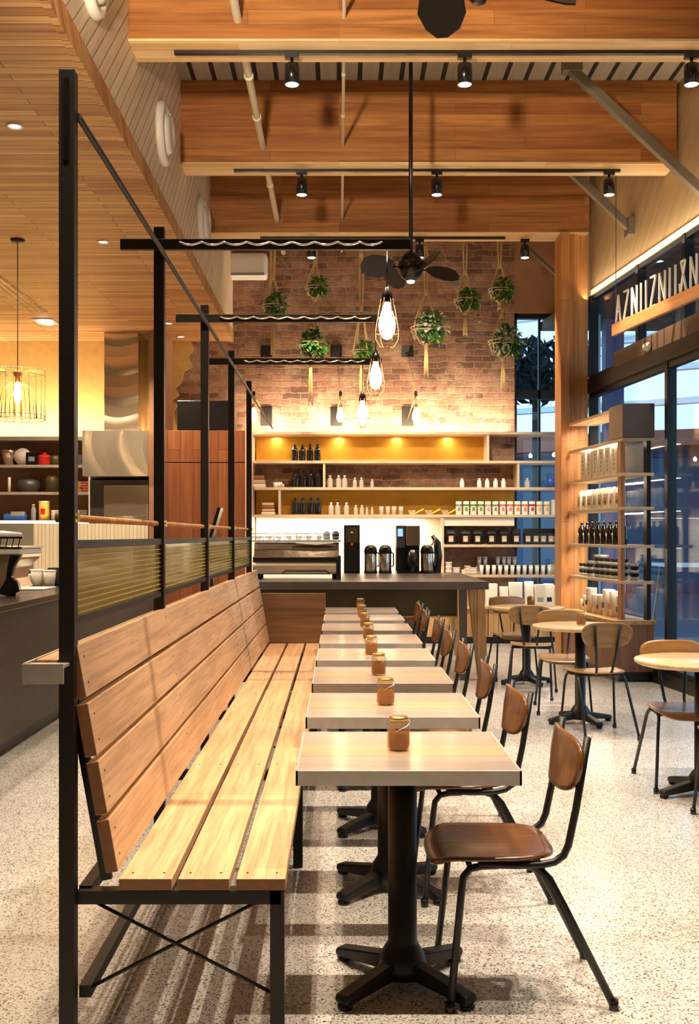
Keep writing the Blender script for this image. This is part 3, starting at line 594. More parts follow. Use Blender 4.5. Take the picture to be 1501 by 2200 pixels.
def jar():
    t = thing('sugar_jar', '', 'jar')
    n_ = 6
    m = MB(); m.lathe([(0, .001), (.030, .002), (.0345, .009), (.0345, .068), (.032, .078), (.026, .084), (.026, .092)], n=12, smooth=False); m.build('jar_glass', 'jarglass', t)
    m = MB(); m.lathe([(0, .005), (.028, .005), (.0315, .011), (.0315, .050), (.028, .057), (.0, .062)], n=12); m.build('sugar', 'sugar', t)
    m = MB(); m.lathe([(0, .098), (.026, .098), (.0285, .095), (.0285, .086), (.027, .086)][::-1], n=24); m.build('lid', 'brass', t)
    MB().tube([(-.0295, 0, .088), (-.034, .004, .078), (-.012, -.034, .060), (.02, -.0335, .074), (.034, -.004, .080), (.0295, 0, .088)], .0012, 5).build('wire_clip', 'chrome', t)
    return t
def chair(inner=False):
    t = thing('ply_chair', '', 'chair')
    R = .009 if inner else .0115
    for s in (-1, 1):
        y = s*.175
        # back post: runs under the seat, bends up behind it
        if inner:
            MB().tube([(.05, y*.30, .434), (.135, y*.30, .434), (.172, y*.31, .445), (.192, y*.33, .475), (.222, y*.42, .60), (.252, y*.52, .79)], R, 10).build('back_post', 'black', t)
        else: MB().tube([(-.06, y, .432), (.05, y, .428), (.13, y, .430), (.170, y, .438), (.198, y, .458), (.212, y, .490), (.235, y, .60), (.270, y, .815)], R, 10).build('back_post', 'black', t)
        MB().tube([(.0, y*.95, .425), (-.05, y*.98, .425), (-.085, y*1.0, .418), (-.105, y*1.03, .395), (-.112, y*1.06, .35), (-.148, y*1.19, .012)], R, 10).build('leg', 'black', t)
        l2 = MB().tube([(.02, y*.9, .425), (.09, y*.92, .425), (.125, y*.95, .415), (.155, y*.98, .385), (.20, y*1.0, .30), (.345, y*1.10, .012)], R*1.1, 10).build('leg', 'black', t)
        for lx, ly in ((-.148, y*1.19), (.345, y*1.10)): MB().cyl((lx, ly, 0), (lx-.002, ly, .03), .0145).build('foot_cap', 'blk2', t)
    m = MB(); m.cyl((-.085, -.176, .425), (-.085, .176, .425), .009); m.cyl((.10, -.176, .425), (.10, .176, .425), .009); m.cyl((-.005, -.176, .425), (-.005, .176, .425), .006); m.build('seat_frame', 'black', t)
    # seat: bent ply sheet with rounded plan and rolled front
    def sheet(fn, nu, nv, th, name, mat):
        top = [[Vector(fn(i/nu, j/nv)) for j in range(nv+1)] for i in range(nu+1)]
        vs = []; fs = []; W_ = nv+1
        nrm = []
        for i in range(nu+1):
            for j in range(nv+1):
                du = top[min(i+1, nu)][j]-top[max(i-1, 0)][j]; dv_ = top[i][min(j+1, nv)]-top[i][max(j-1, 0)]
                nn = du.cross(dv_); nrm.append(nn.normalized() if nn.length > 1e-9 else Vector((0, 0, 1)))
        flat = [top[i][j] for i in range(nu+1) for j in range(W_)]
        vs = flat+[p-n_*th for p, n_ in zip(flat, nrm)]; K = len(flat)
        for i in range(nu):
            for j in range(nv):
                a_, b_, c_, d_ = i*W_+j, (i+1)*W_+j, (i+1)*W_+j+1, i*W_+j+1
                fs.append((a_, b_, c_, d_)); fs.append((K+d_, K+c_, K+b_, K+a_))
        ring = [(i, 0) for i in range(nu)]+[(nu, j) for j in range(nv)]+[(i, nv) for i in range(nu, 0, -1)]+[(0, j) for j in range(nv, 0, -1)]
        for k in range(len(ring)):
            p, q = ring[k], ring[(k+1) % len(ring)]; a_, b_ = p[0]*W_+p[1], q[0]*W_+q[1]; fs.append((b_, a_, K+a_, K+b_))
        o = MB().add(vs, fs, True).build(name, mat, t)
        return o
    def sup(u, v, hw, hd, e=3.2):
        """square (u,v in 0..1) to rounded rectangle"""
        x, y = 2*u-1, 2*v-1; m_ = max(abs(x), abs(y)); 
        if m_ < 1e-6: return 0, 0
        ang = math.atan2(y, x); r = 1/((abs(math.cos(ang))**e+abs(math.sin(ang))**e)**(1/e)); return math.cos(ang)*r*m_*hd, math.sin(ang)*r*m_*hw
    def seatf(u, v):
        x, y = sup(u, v, 1, 1, 4); hw = .205-.022*(x+1)/2
        xx = x*.195-.01; yy = y*hw
        z = .452-.030*max(0, (-x-.62)/.38)**1.6+.006*max(0, x)**2-.006*(1-y*y)+.004*y*y
        return xx, yy, z
    so = sheet(seatf, 16, 16, .010, 'seat', 'goldply' if inner else 'walnut')
    def backf(u, v):
        x, y = sup(u, v, 1, 1, 3.6); hh = .088; z0 = .722+x*hh; ww = .205-.030*max(0, -x)-.012*max(0, x)**3
        ww *= .9 if inner else 1
        yy = y*ww; xx = .238+(z0-.66)*.155-.028*(1-y*y)
        return xx, yy, z0
    bo = sheet(backf, 14, 16, -.010, 'backrest', 'goldply' if inner else 'walnut_up')
    for (x, y) in ((-.09, .13), (-.09, -.13), (.12, .13), (.12, -.13)):
        MB().lathe([(.009, .0), (.008, .003), (0, .005)], c=(x, y, .4465), n=12).build('rivet', 'chrome', so)
    for (dz, y) in (((.05, .08), (.05, -.08)) if inner else ((.04, .155), (.04, -.155), (-.035, .155), (-.035, -.155))):
        z0 = .722+dz; xx = .238+(z0-.66)*.155-.028*(1-(y/.2)**2)
        m = MB(); m.T = Matrix.Translation((xx-.0, y, z0)) @ Matrix.Rotation(-PI/2, 4, 'Y'); m.lathe([(.009, 0), (.008, .003), (0, .005)], n=12); m.build('rivet', 'chrome', bo)
    return t
TD = [3.335+.893*i for i in range(8)]
pos = ['nearest the viewer', 'second from the front', 'third from the front', 'fourth from the front', 'fourth from the far end', 'third from the far end', 'second from the far end', 'furthest back, nearest the bar']
T0, J0, CH0 = square_table(), jar(), chair()
rj = random.Random(4)
for i, y in enumerate(TD):
    t = T0 if i == 0 else copy_tree(T0)
    t.location = (.202, y, 0); t['label'] = 'metal-edged grey and tan square table, '+pos[i]; t['group'] = 'square tables along the bench'
    j = J0 if i == 0 else copy_tree(J0)
    j.location = (.202+(.853-.865)*1.0+rj.uniform(-.006, .006)*(i > 0), y+.005, .7405); j.rotation_euler.z = rj.uniform(0, 1.0)
    j.scale = (1.08, 1.08, 1.09); j['label'] = 'glass jar of brown sugar on the square table '+pos[i]; j['group'] = 'sugar jars on the square tables'
    c = CH0 if i == 0 else copy_tree(CH0)
    c.location = (.48+(rj.uniform(-.012, .014) if i else 0), y+(rj.uniform(-.01, .02) if i else 0), 0); c.rotation_euler.z = rj.uniform(-.04, .04) if i else 0
    c['label'] = 'dark ply chair with black tube frame at the square table '+pos[i]; c['group'] = 'ply chairs along the square tables'

# round tables
def round_table(x, y, lab, r=.36):
    t = thing('round_cafe_table', lab, 'table', (x, y, 0), 0, 'round tables on the right')
    MB().lathe([(0, .712), (r-.02, .712), (r, .722), (r, .738), (r-.003, .740), (0, .740)], n=56).build('tabletop', 'roundtop', t)
    pedestal(t, .712, .040); feet(t, .26, a0=.35)
    return t
round_table(1.80, 10.06, 'round timber table furthest back, in front of the low cabinet'); round_table(1.835, 7.97, 'round timber table in the middle on the right, with a jar'); round_table(1.995, 5.76, 'round timber table cut off by the right edge of the photo')
def place(o, x, y, z, rz, lab, grp):
    c = copy_tree(o); c.location = (x, y, z); c.rotation_euler.z = rz; c['label'] = lab; c['group'] = grp; return c
gr = 'ply chairs around the round tables'
# chair faces -X at rotation 0 ; facing +Y needs rotation -90 deg, facing -Y +90 deg
CH1 = chair(True); CH1.location = (1.85, 7.58, 0); CH1.rotation_euler.z = -PI/2+.12; tag(CH1, 'ply chair with its back to the viewer at the middle round table', group=gr)
place(CH1, 1.80, 8.42, 0, PI/2-.10, 'ply chair on the far side of the middle round table', gr)
place(CH1, 1.73, 9.40, 0, -PI/2-.25, 'ply chair with its back to the viewer at the furthest round table', gr)
place(CH1, 1.72, 10.35, 0, PI/2+.1, 'ply chair on the far side of the furthest round table', gr)
place(CH1, 1.955, 5.92, 0, PI/2, 'ply chair behind the round table at the right edge', gr)
place(CH1, 2.03, 5.22, 0, -PI/2+.1, 'ply chair at the bottom of the round table on the right, mostly outside the photo', gr)
def place_jar(px, d, y, lab): place(J0, X(px, d), y, .7405, .3, lab, 'sugar jars on the round tables')
place_jar(1137, 10.06, 9.98, 'sugar jar on the furthest round table'); place_jar(1250, 7.97, 8.0, 'sugar jar on the middle round table')

# ------------------------------------------------------------------ hanging bulbs in wire cages
def cage_lamp():
    t = thing('cage_pendant', '', 'pendant lamp')
    MB().cyl((0, 0, 0), (0, 0, .33), .003, n=6).build('cord', 'blk2', t)
    MB().lathe([(.0, .02), (.010, .018), (.013, 0), (.022, -.008), (.026, -.045), (.022, -.05), (0, -.05)][::-1], n=16).build('socket', 'blk2', t)
    MB().lathe([(.0, -.048), (.016, -.052), (.020, -.075), (.033, -.115), (.036, -.145), (.030, -.178), (.016, -.198), (0, -.204)][::-1], n=20).build('bulb', 'bulb', t)
    m = MB()
    for k in range(6):
        c_, s_ = math.cos(k*PI/3), math.sin(k*PI/3)
        m.tube([(c_*r, s_*r, z) for r, z in ((.024, -.03), (.034, -.07), (.042, -.12), (.050, -.17), (.048, -.205), (.030, -.235), (.006, -.24))], .002, 5)
    for r, z in ((.040, -.11), (.0505, -.175)): m.tube([(r*math.cos(k*PI/9), r*math.sin(k*PI/9), z) for k in range(18)], .002, 5, closed=True)
    m.build('wire_cage', 'copper', t)
    return t
L0 = cage_lamp()
for i, (x, y, zb, lab) in enumerate(((.203, 4.43, 2.455, 'lit filament bulb in a copper wire cage, largest and nearest, hanging from the longest crossbar'),
                                   (.208, 5.94, 2.455, 'lit filament bulb in a copper wire cage, middle one, hanging from the second crossbar'),
                                   (.166, 7.42, 2.425, 'lit filament bulb in a copper wire cage, lowest and furthest, hanging from the third crossbar'))):
    t = L0 if i == 0 else copy_tree(L0)
    t.location = (x, y-.0, zb); t['label'] = lab; t['group'] = 'caged bulbs over the square tables'
    ln = (2.636-zb)/.33
    for ch in t.children:
        if ch.name.startswith('cord'): ch.scale = (1, 1, ln)
# ------------------------------------------------------------------ bar
bar = thing('service_bar', 'bar with thick dark steel top at the far end of the bench', 'bar', (0, 0, 0))
MB().box(-.90, 1.46, 10.2, 12.75, .895, .971).build('bar_top', 'barsteel', bar, bevel=.004)
MB().box(-.88, .83, 10.5, 12.6, .0, .60).build('lower_panel', 'redend', bar) if 'redend' in M else MB().box(-.88, .83, 10.5, 12.6, 0, .60).build('lower_panel', 'cabinet', bar)
MB().box(-.88, 1.18, 10.46, 12.6, .62, .895).build('upper_panel', 'olive', bar)
MB().box(-.88, 1.18, 10.44, 10.46, .605, .62).build('trim_strip', 'brass', bar)
MB().box(.83, .87, 10.5, 12.6, 0, .62).build('side_panel', 'cabinet', bar)
m = MB(); m.bar((1.22, 10.3, .895), (1.22, 10.3, 0), .07); m.build('leg', 'barsteel', bar)
m = MB(); m.prism([(1.27, .895), (1.43, .895), (1.47, 0), (1.37, 0)], .06, origin=(0, 10.32, 0)); m.build('leg', 'cabinet', bar, bevel=.004)
m = MB(); m.prism([(1.27, .895), (1.43, .895), (1.47, 0), (1.37, 0)], .06, origin=(0, 12.4, 0)); m.build('leg', 'cabinet', bar, bevel=.004)

# espresso machine, back side to the viewer
e = thing('espresso_machine', 'wide stainless espresso machine seen from behind on the dark bar', 'coffee machine', (-.43, 11.0, .971))
M['mirror'] = plain('polished_steel_panel', (.50, .40, .30), .12, 1, bump=.35, bscale=5)
MB().box(-.46, .44, -.25, .28, .05, .17)  .build('lower_body', 'wavysteel', e, bevel=.03)
MB().box(-.46, .44, -.20, .28, .17, .235).build('chassis', 'steel', e, bevel=.01)
m = MB(); m.prism([(-.22, .22), (-.12, .38), (.26, .38), (.28, .22)], .88, origin=(-.45, 0, 0), ax=(0, 1, 0), ay=(0, 0, 1), az=(1, 0, 0)); m.build('back_panel', 'mirror', e, bevel=.01)
m = MB(); m.prism([(-.10, .395), (.0, .37), (.2, .355), (.36, .37), (.43, .395), (.43, .41), (-.10, .41)], .03, origin=(0, -.2, 0)); m.build('badge_arc', 'white', e)
MB().box(-.47, .45, -.20, .28, .385, .40).build('cup_tray', 'chrome', e, bevel=.004)
m = MB(); 
for z in (.435, .47): m.tube([(-.47, .27, z), (-.47, -.2, z), (.45, -.2, z), (.45, .27, z)], .005, 6)
for k in range(9): m.cyl((-.47+k*.115, -.2, .40), (-.47+k*.115, -.2, .47), .004, n=6)
m.build('cup_rail', 'chrome', e)
MB().box(.40, .45, -.27, .2, .0, .24).build('side_arm', 'brasssteel', e, bevel=.01) if 'brasssteel' in M else MB().box(.40, .45, -.27, .2, 0, .24).build('side_arm', 'steel', e, bevel=.01)
MB().tube([(-.15, -.27, .06), (-.12, -.29, .09), (.3, -.29, .09), (.33, -.27, .06)], .007, 8).build('hose', 'blk2', e)
for x in (-.4, .38):
    for y in (-.18, .2): MB().cyl((x, y, 0), (x, y, .055), .022).build('foot', 'blk2', e)
for i, x in enumerate((.30, .395)):
    g = thing('round_lid_cup', ('grey', 'black')[i]+' domed cup on the tray of the espresso machine on the bar', 'cup', (-.43+x, 10.95, 1.371), group='domed cups on the espresso machine')
    MB().lathe([(0, 0), (.033, 0), (.036, .04), (.036, .055)]).build('cup_body', ('grey', 'blk2')[i], g)
    MB().lathe([(.038, .055), (.038, .065), (.028, .09), (.0, .10)]).build('cup_lid', ('grey', 'blk2')[i], g)
rb = random.Random(11)
c0 = None
for k in range(7):
    if c0 is None:
        c0 = MB(); c0.lathe([(0, 0), (.02, .002), (.030, .03), (.033, .055), (.031, .055), (.027, .03), (.0, .006)]); c0 = c0.build('espresso_cup', 'white'); c = c0
    else: c = c0.copy(); C.objects.link(c)
    c.location = (-.84+k*.105, 10.98, 1.371); tag(c, 'white coffee cup warming on the espresso machine, %s from the left' % ORD[k], 'cup', 'white cups on the espresso machine')

t = thing('water_tower', 'tall dark water boiler beside the espresso machine, left of the airpots', 'coffee appliance', (.153, 12.5, .971))
MB().box(-.095, .095, -.09, .16, 0, .575).build('tower_body', 'steel', t, bevel=.008); MB().box(-.07, .07, -.10, -.09, .02, .34).build('front_recess', 'blk2', t)
MB().box(-.07, .07, -.10, -.09, .37, .55).build('control_panel', 'olive', t); MB().lathe([(0, 0), (.012, 0), (.010, .012), (0, .014)][::-1]).build('spout_lamp', 'white', t, loc=(0, -.10, .48)); MB().cyl((0, -.10, .35), (0, -.15, .33), .012).build('tap', 'red', t)
t = thing('batch_brewer', 'tall steel batch brewer with blue display between the airpots', 'coffee appliance', (.82, 12.5, .971))
MB().box(-.14, .14, .0, .18, 0, .57).build('brewer_body', 'steel', t, bevel=.008); MB().box(-.14, -.04, -.10, 0, .30, .57).build('brew_head', 'steelend', t, bevel=.008); MB().box(-.03, .14, -.12, 0, .33, .57).build('brew_head', 'stainless', t, bevel=.01)
MB().box(-.125, -.065, -.104, -.10, .44, .53).build('display', 'screen', t); MB().box(-.14, .14, -.14, 0, 0, .03).build('drip_tray', 'blk2', t); MB().cyl((.05, -.07, .03), (.05, -.07, .28), .06, n=20).build('carafe', 'blk2', t)
def airpot(x, lab):
    t = thing('airpot', lab, 'coffee flask', (x, 12.45, .971), group='steel airpots on the bar')
    MB().lathe([(0, 0), (.078, 0), (.08, .03), (.074, .035)], n=24).build('base_ring', 'blk2', t)
    MB().lathe([(.072, .035), (.074, .04), (.074, .24), (.070, .25)], n=24).build('flask_body', 'stainless', t)
    m = MB(); m.lathe([(.076, .235), (.078, .27), (.070, .30), (.055, .325), (.0, .33)], n=24); m.prism([(-.03, .27), (.03, .27), (.022, .31), (-.022, .31)], .06, origin=(0, -.12, 0)); m.build('pump_head', 'blk2', t)
    MB().box(-.04, .04, -.055, .05, .322, .345).build('pump_button', 'white', t, bevel=.01)
    MB().tube([(.076, 0, .25), (.10, 0, .23), (.10, 0, .10), (.078, 0, .08)], .009, 8).build('handle', 'blk2', t)
airpot(X(796, 12.45), 'steel airpot on the bar, left of the pair'); airpot(X(827, 12.45), 'steel airpot on the bar, right of the pair beside the brewer'); airpot(X(917, 12.45), 'steel airpot on the bar, right of the brewer')
t = thing('coffee_grinder', 'black curved grinder with a raised hopper at the right end of the bar', 'coffee appliance', (X(938, 12.5), 12.55, .971))
MB().tube([(0, 0, 0), (.02, 0, .2), (.01, 0, .36), (-.05, 0, .45)], [.055, .05, .045, .02], 14).build('grinder_body', 'blk2', t); MB().tube([(.0, -.02, .30), (-.03, -.03, .40), (-.06, -.03, .33)], .012, 8).build('handle', 'brass', t)

# ------------------------------------------------------------------ back shelving
bs = thing('wall_shelving', 'long timber shelving across the brick wall behind the bar', 'shelves', (0, 0, 0))
SH = [2.805, 2.42, 2.065, 1.70]; xl, xr = X(546, 14.0), 3.12
for z in SH: MB().box(xl, xr, 13.99, 14.35, z-.035, z).build('shelf', 'shelf', bs, bevel=.002)
xd = X(951, 14.0)
MB().box(xd, xr, 13.99, 14.35, 1.265, 1.30).build('shelf', 'shelf', bs, bevel=.002)
MB().box(xd, xr, 13.99, 14.35, .86, .895).build('shelf', 'shelf', bs, bevel=.002)
for px, z0, z1 in ((951, .895, 1.665), (1048, 2.42, 2.77), (1113, 2.065, 2.385), (600, 1.70, 2.03), (696, 2.065, 2.385)): MB().box(X(px, 14)-.015, X(px, 14)+.015, 14.0, 14.35, z0, z1).build('divider', 'shelf', bs)
MB().box(xl, X(1046, 14), 14.325, 14.345, 2.42, 2.77).build('back_panel', 'amber', bs)
MB().box(xl, 2.40, 14.325, 14.345, 1.70, 2.03).build('back_panel', 'amber', bs)
MB().box(xl, xd, 14.325, 14.345, .86, 1.665).build('splashback', 'splash', bs)
MB().box(xd+.02, X(1105, 14), 14.02, 14.3, 1.55, 1.664).build('valance_box', 'cream', bs)
lc = thing('low_cabinet', 'pale timber low cabinet under the back shelves behind the round tables', 'cabinet', (0, 0, 0))
x0c = X(1045, 13.75)
MB().box(.95, 3.1, 13.75, 14.33, .09, .46).build('cabinet_body', 'cabinet', lc, bevel=.002); MB().box(.95, 3.1, 13.80, 14.33, 0, .09).build('kick_board', 'blk2', lc)
MB().box(.95, 3.1, 13.72, 14.33, .46, .495).build('cabinet_top', 'shelf', lc, bevel=.002)
MB().box(.95, 1.75, 13.75, 14.33, .495, .86).build('side_cupboard', 'cabinet', lc)
for k in range(5): MB().box(1.05+k*.45, 1.06+k*.45, 13.744, 13.75, .1, .455).build('door_gap', 'blk2', lc)

def bottle_mesh(name, r, h, mat, neck=.4, cap=None, n=16):
    m = MB(); nr = r*neck
    m.lathe([(0, 0), (r*.96, 0), (r, .01), (r, h*.62), (r*.86, h*.72), (nr*1.05, h*.82), (nr, h*.90)], n=n)
    m.m = 1; m.lathe([(nr*1.1, h*.88), (nr*1.15, h), (0, h)], n=n)
    return m.build(name, [mat, cap or mat])
def cup_mesh(name, r, h, mat, top=None):
    m = MB(); m.lathe([(0, 0), (r*.75, 0), (r, h*.93)], n=16); m.m = 1; m.lathe([(r*1.06, h*.92), (r*1.06, h*.96), (r*.9, h), (0, h)], n=16)
    return m.build(name, [mat, top or mat])
def row(proto, spots, lab, cat, grp, z, d=14.12):
    for i, px in enumerate(spots):
        o = proto if i == 0 else proto.copy()
        if i: C.objects.link(o)
        for ch in list(proto.children) if i else []:
            c = ch.copy(); C.objects.link(c); c.parent = o
        o.location = (X(px, d), d, z)
        tag(o, lab % ORD[i] if '%s' in lab else lab, cat, grp)
row(bottle_mesh('growler_bottle', .043, .235, 'darkbottle', .35), (633, 649, 666, 682), 'black glass bottle on the top amber shelf, %s from the left', 'bottle', 'black bottles on the upper shelf', 2.42)
row(bottle_mesh('growler_bottle', .045, .25, 'darkbottle', .35), (636, 652, 668, 683), 'black glass bottle on the middle brick-backed shelf, %s from the left', 'bottle', 'black bottles on the middle shelf', 2.065)
row(bottle_mesh('growler_bottle', .045, .235, 'darkbottle', .35), (634, 650, 667, 683), 'black glass bottle on the lower amber shelf, %s from the left', 'bottle', 'black bottles on the lower shelf', 1.70)
row(bottle_mesh('glass_bottle', .037, .165, 'clear', .4, 'white'), (709, 727, 740), 'large clear stoppered bottle on the middle shelf, %s from the left', 'bottle', 'large clear bottles on the middle shelf', 2.065)
row(bottle_mesh('glass_bottle', .030, .135, 'clear', .4, 'white'), (762, 776), 'medium clear bottle on the middle shelf, %s of the pair', 'bottle', 'medium clear bottles on the middle shelf', 2.065)
row(bottle_mesh('glass_bottle', .024, .115, 'clear', .4, 'white'), (799,), 'smallest clear bottle on the middle shelf, standing alone', 'bottle', None, 2.065)
row(bottle_mesh('glass_bottle', .037, .165, 'clear', .4, 'white'), (711, 725, 744), 'large clear bottle on the lower amber shelf, %s from the left', 'bottle', 'large clear bottles on the lower shelf', 1.70)
row(bottle_mesh('glass_bottle', .028, .13, 'clear', .4, 'white'), (764, 777), 'medium clear bottle on the lower amber shelf, %s of the pair', 'bottle', 'medium clear bottles on the lower shelf', 1.70)
row(bottle_mesh('glass_bottle', .020, .10, 'clear', .45, 'white'), (788, 799), 'small clear bottle on the lower amber shelf, %s of the pair', 'bottle', 'small clear bottles on the lower shelf', 1.70)
row(cup_mesh('drinking_glass', .034, .115, 'clear', 'clear'), (819, 833, 846, 861), 'clear tumbler on the lower amber shelf, %s from the left', 'glass', 'clear tumblers on the lower shelf', 1.70)
row(bottle_mesh('white_bottle', .030, .125, 'white', .5), (992, 1029, 1046, 1064, 1081), 'small white bottle on the middle shelf, %s from the left', 'bottle', 'small white bottles on the middle shelf', 2.065)
row(bottle_mesh('glass_bottle', .035, .125, 'clear', .4, 'white'), (1132,), 'clear bottle on the middle shelf in front of the dark window', 'bottle', None, 2.065)
o = MB().lathe([(0, 0), (.06, 0), (.065, .13), (.0, .13)]).build('blue_tub', 'blue'); o.location = (X(1182, 14.12), 14.12, 2.065); tag(o, 'blue tub on the middle shelf in front of the dark window', 'tub')
o = MB(); o.lathe([(0, 0), (.05, 0), (.05, .22), (.045, .235), (0, .235)]); o = o.build('white_canister', 'white'); o.location = (X(1200, 14.12), 14.12, 2.065); tag(o, 'tall white canister at the right end of the middle shelf', 'canister')
for z, px, cols, lab in ((2.065, 556, ('redwood', 'lbl', 'cream'), 'stack of wrapped blocks at the left end of the middle shelf'), (1.70, 577, ('lbl', 'redwood', 'lbl', 'cream'), 'stack of wrapped blocks at the left end of the lower amber shelf')):
    t = thing('wrapped_stack', lab, 'packages', (X(px, 14.15), 14.15, z))
    h = .15/len(cols)*1.1
    for k, c in enumerate(cols[::-1]): MB().box(-.095+.008*(k % 2), .095-.006*k, -.08, .08, k*h, k*h+h*.93).build('package', c, t, bevel=.01)
row(cup_mesh('white_cup', .035, .075, 'white'), (592, 601), 'white pot on the middle shelf beside the wrapped stack, %s of the pair', 'pot', 'white pots on the middle shelf', 2.065)
o = cup_mesh('glass_pot', .028, .05, 'clear'); o.location = (X(607, 14.1), 14.05, 2.065); tag(o, 'tiny clear pot on the middle shelf left of the black bottles', 'pot')
# dripper cones with yellow handles
def dripper():
    t = thing('coffee_dripper', '', 'dripper')
    m = MB(); m.lathe([(0, 0), (.022, .0), (.055, .06), (.060, .062), (.050, .058), (.018, .008)], n=18); m.build('cone', 'white', t)
    m = MB(); m.bar((.03, 0, .01), (.16, 0, .08), .03, .02); m.build('handle', 'yellow', t)
    return t
d0 = dripper()
for i, px in enumerate((884, 920, 955)):
    o = d0 if i == 0 else copy_tree(d0); o.location = (X(px, 14.1), 14.1, 1.70); tag(o, 'white dripper with yellow handle on the lower amber shelf, %s from the left' % ORD[i], group='yellow handled drippers')
# canisters
cols = ['grey', 'green', 'green', 'green', 'lbl', 'grey', 'pink', 'pink', 'orange', 'orange', 'red', 'yellow', 'yellow']
cn = {'grey': 'grey', 'green': 'green', 'lbl': 'tan', 'pink': 'pink', 'orange': 'orange', 'red': 'red', 'yellow': 'yellow'}
for i, c in enumerate(cols):
    px = 985+i*15.75
    o = MB(); o.lathe([(0, 0), (.040, 0), (.041, .003), (.041, .17), (.037, .18), (0, .18)], n=20); o = o.build('tea_canister', 'white')
    b = MB(); b.lathe([(.0415, .115), (.0415, .145)], n=20); b.build('label_band', c, o)
    b = MB(); b.box(-.018, .018, -.0425, -.036, .05, .10); b.build('label_text', c, o)
    o.location = (X(px, 14.1), 14.1, 1.70); tag(o, 'white tea canister with %s band on the lower shelf, %s from the left' % (cn[c], ORD[i]), 'canister', 'white tea canisters on the lower shelf')
o = MB().box(-.06, .06, -.06, .06, 0, .2).build('white_box', 'paper', bevel=.004); o.location = (X(1194, 14.1), 14.1, 1.70); tag(o, 'white box at the right end of the tea canister shelf', 'box')
# coffee bags
def bag(mat='blk2', lab='lbl'):
    t = thing('coffee_bag', '', 'coffee bag')
    m = MB(); w_, d_ = .058, .035
    m.add([(-w_,-d_,0),(w_,-d_,0),(w_,d_,0),(-w_,d_,0),(-w_,-d_*.9,.15),(w_,-d_*.9,.15),(w_,d_*.9,.15),(-w_,d_*.9,.15),(-w_,-.006,.215),(w_,-.006,.215),(w_,.006,.215),(-w_,.006,.215)],
          [(0,3,2,1),(0,1,5,4),(1,2,6,5),(2,3,7,6),(3,0,4,7),(4,5,9,8),(5,6,10,9),(6,7,11,10),(7,4,8,11),(8,9,10,11)])
    m.build('bag_body', mat, t, bevel=.006)
    MB().box(-.032, .032, -.0375, -.034, .035, .115).build('label', lab, t); MB().box(-.02, .02, -.039, -.037, .05, .075).build('label_print', 'cream' if lab == 'lbl' else 'blk2', t)
    return t
b0 = bag()
for i, px in enumerate((968, 999, 1025, 1055, 1082, 1108, 1133, 1150, 1166, 1182, 1194)):
    o = b0 if i == 0 else copy_tree(b0); o.location = (X(px, 14.1), 14.1, 1.30); tag(o, 'black labelled coffee bag under the tea canisters, %s from the left' % ORD[i], group='black coffee bags on the back shelf')
# cup stacks on the lower shelf
cs = MB()
def stack_mesh(name, n_, r, h, mat):
    m = MB()
    for k in range(n_): m.lathe([(r*.8, k*h), (r, k*h+h*.8), (r*1.05, k*h+h*.85), (r*1.05, k*h+h)], n=14)
    m.lathe([(r*1.0, n_*h), (0, n_*h)], n=14)
    return m.build(name, mat)
s0 = cup_mesh('paper_cup', .028, .13, 'white', 'white')
for i in range(12):
    o = s0 if i == 0 else s0.copy()
    if i: C.objects.link(o)
    o.location = (X(1033+i*13.2, 14.1), 14.05, .895); tag(o, 'slim white cup in the lower row under the coffee bags, %s from the left' % ORD[i], 'cup', 'white cups in the lower row')
s1 = cup_mesh('black_cup', .026, .12, 'blk2', 'blk2')
for i in range(11):
    o = s1 if i == 0 else s1.copy()
    if i: C.objects.link(o)
    o.location = (X(1039.6+i*13.2, 14.1), 14.13, .895); tag(o, 'slim black cup between the white cups under the coffee bags, %s from the left' % ORD[i], 'cup', 'black cups in the lower row')
s2 = cup_mesh('tall_white_cup', .03, .12, 'white', 'white')
for i, px in enumerate((1030, 1043, 1070, 1083, 1094, 1106)):
    o = s2 if i == 0 else s2.copy()
    if i: C.objects.link(o)
    o.location = (X(px, 14.2), 14.24, 1.02-.005); tag(o, 'white cup in the raised rear row under the coffee bags, %s from the left' % ORD[i], 'cup', 'white cups in the raised row')
t = MB().box(-.05+X(1030, 14.2), X(1110, 14.2)+.05, 14.19, 14.30, .895, 1.015).build('display_riser', 'shelfdark'); tag(t, 'dark riser block carrying the rear row of white cups', 'riser')
for i, (px, r, h) in enumerate(((963, .045, .17), (980, .05, .10), (996, .035, .07), (1004, .045, .12), (1016, .05, .10))):
    o = stack_mesh('bowl_stack', 3, r, h/3, 'white'); o.location = (X(px, 14.05), 14.05+.03*(i % 2)-.02, .895); tag(o, 'small stack of pale bowls at the left of the lower shelf, %s from the left' % ORD[i], 'bowls', 'pale bowl stacks on the lower shelf')
for i, (px, r, h) in enumerate(((1185, .035, .14), (1195, .04, .2))):
    o = stack_mesh('plate_stack', 5, r, h/5, 'cream'); o.location = (X(px, 14.12), 14.15, .895); tag(o, ('shorter', 'taller')[i]+' pale stack at the right end of the cup shelf', 'stack')
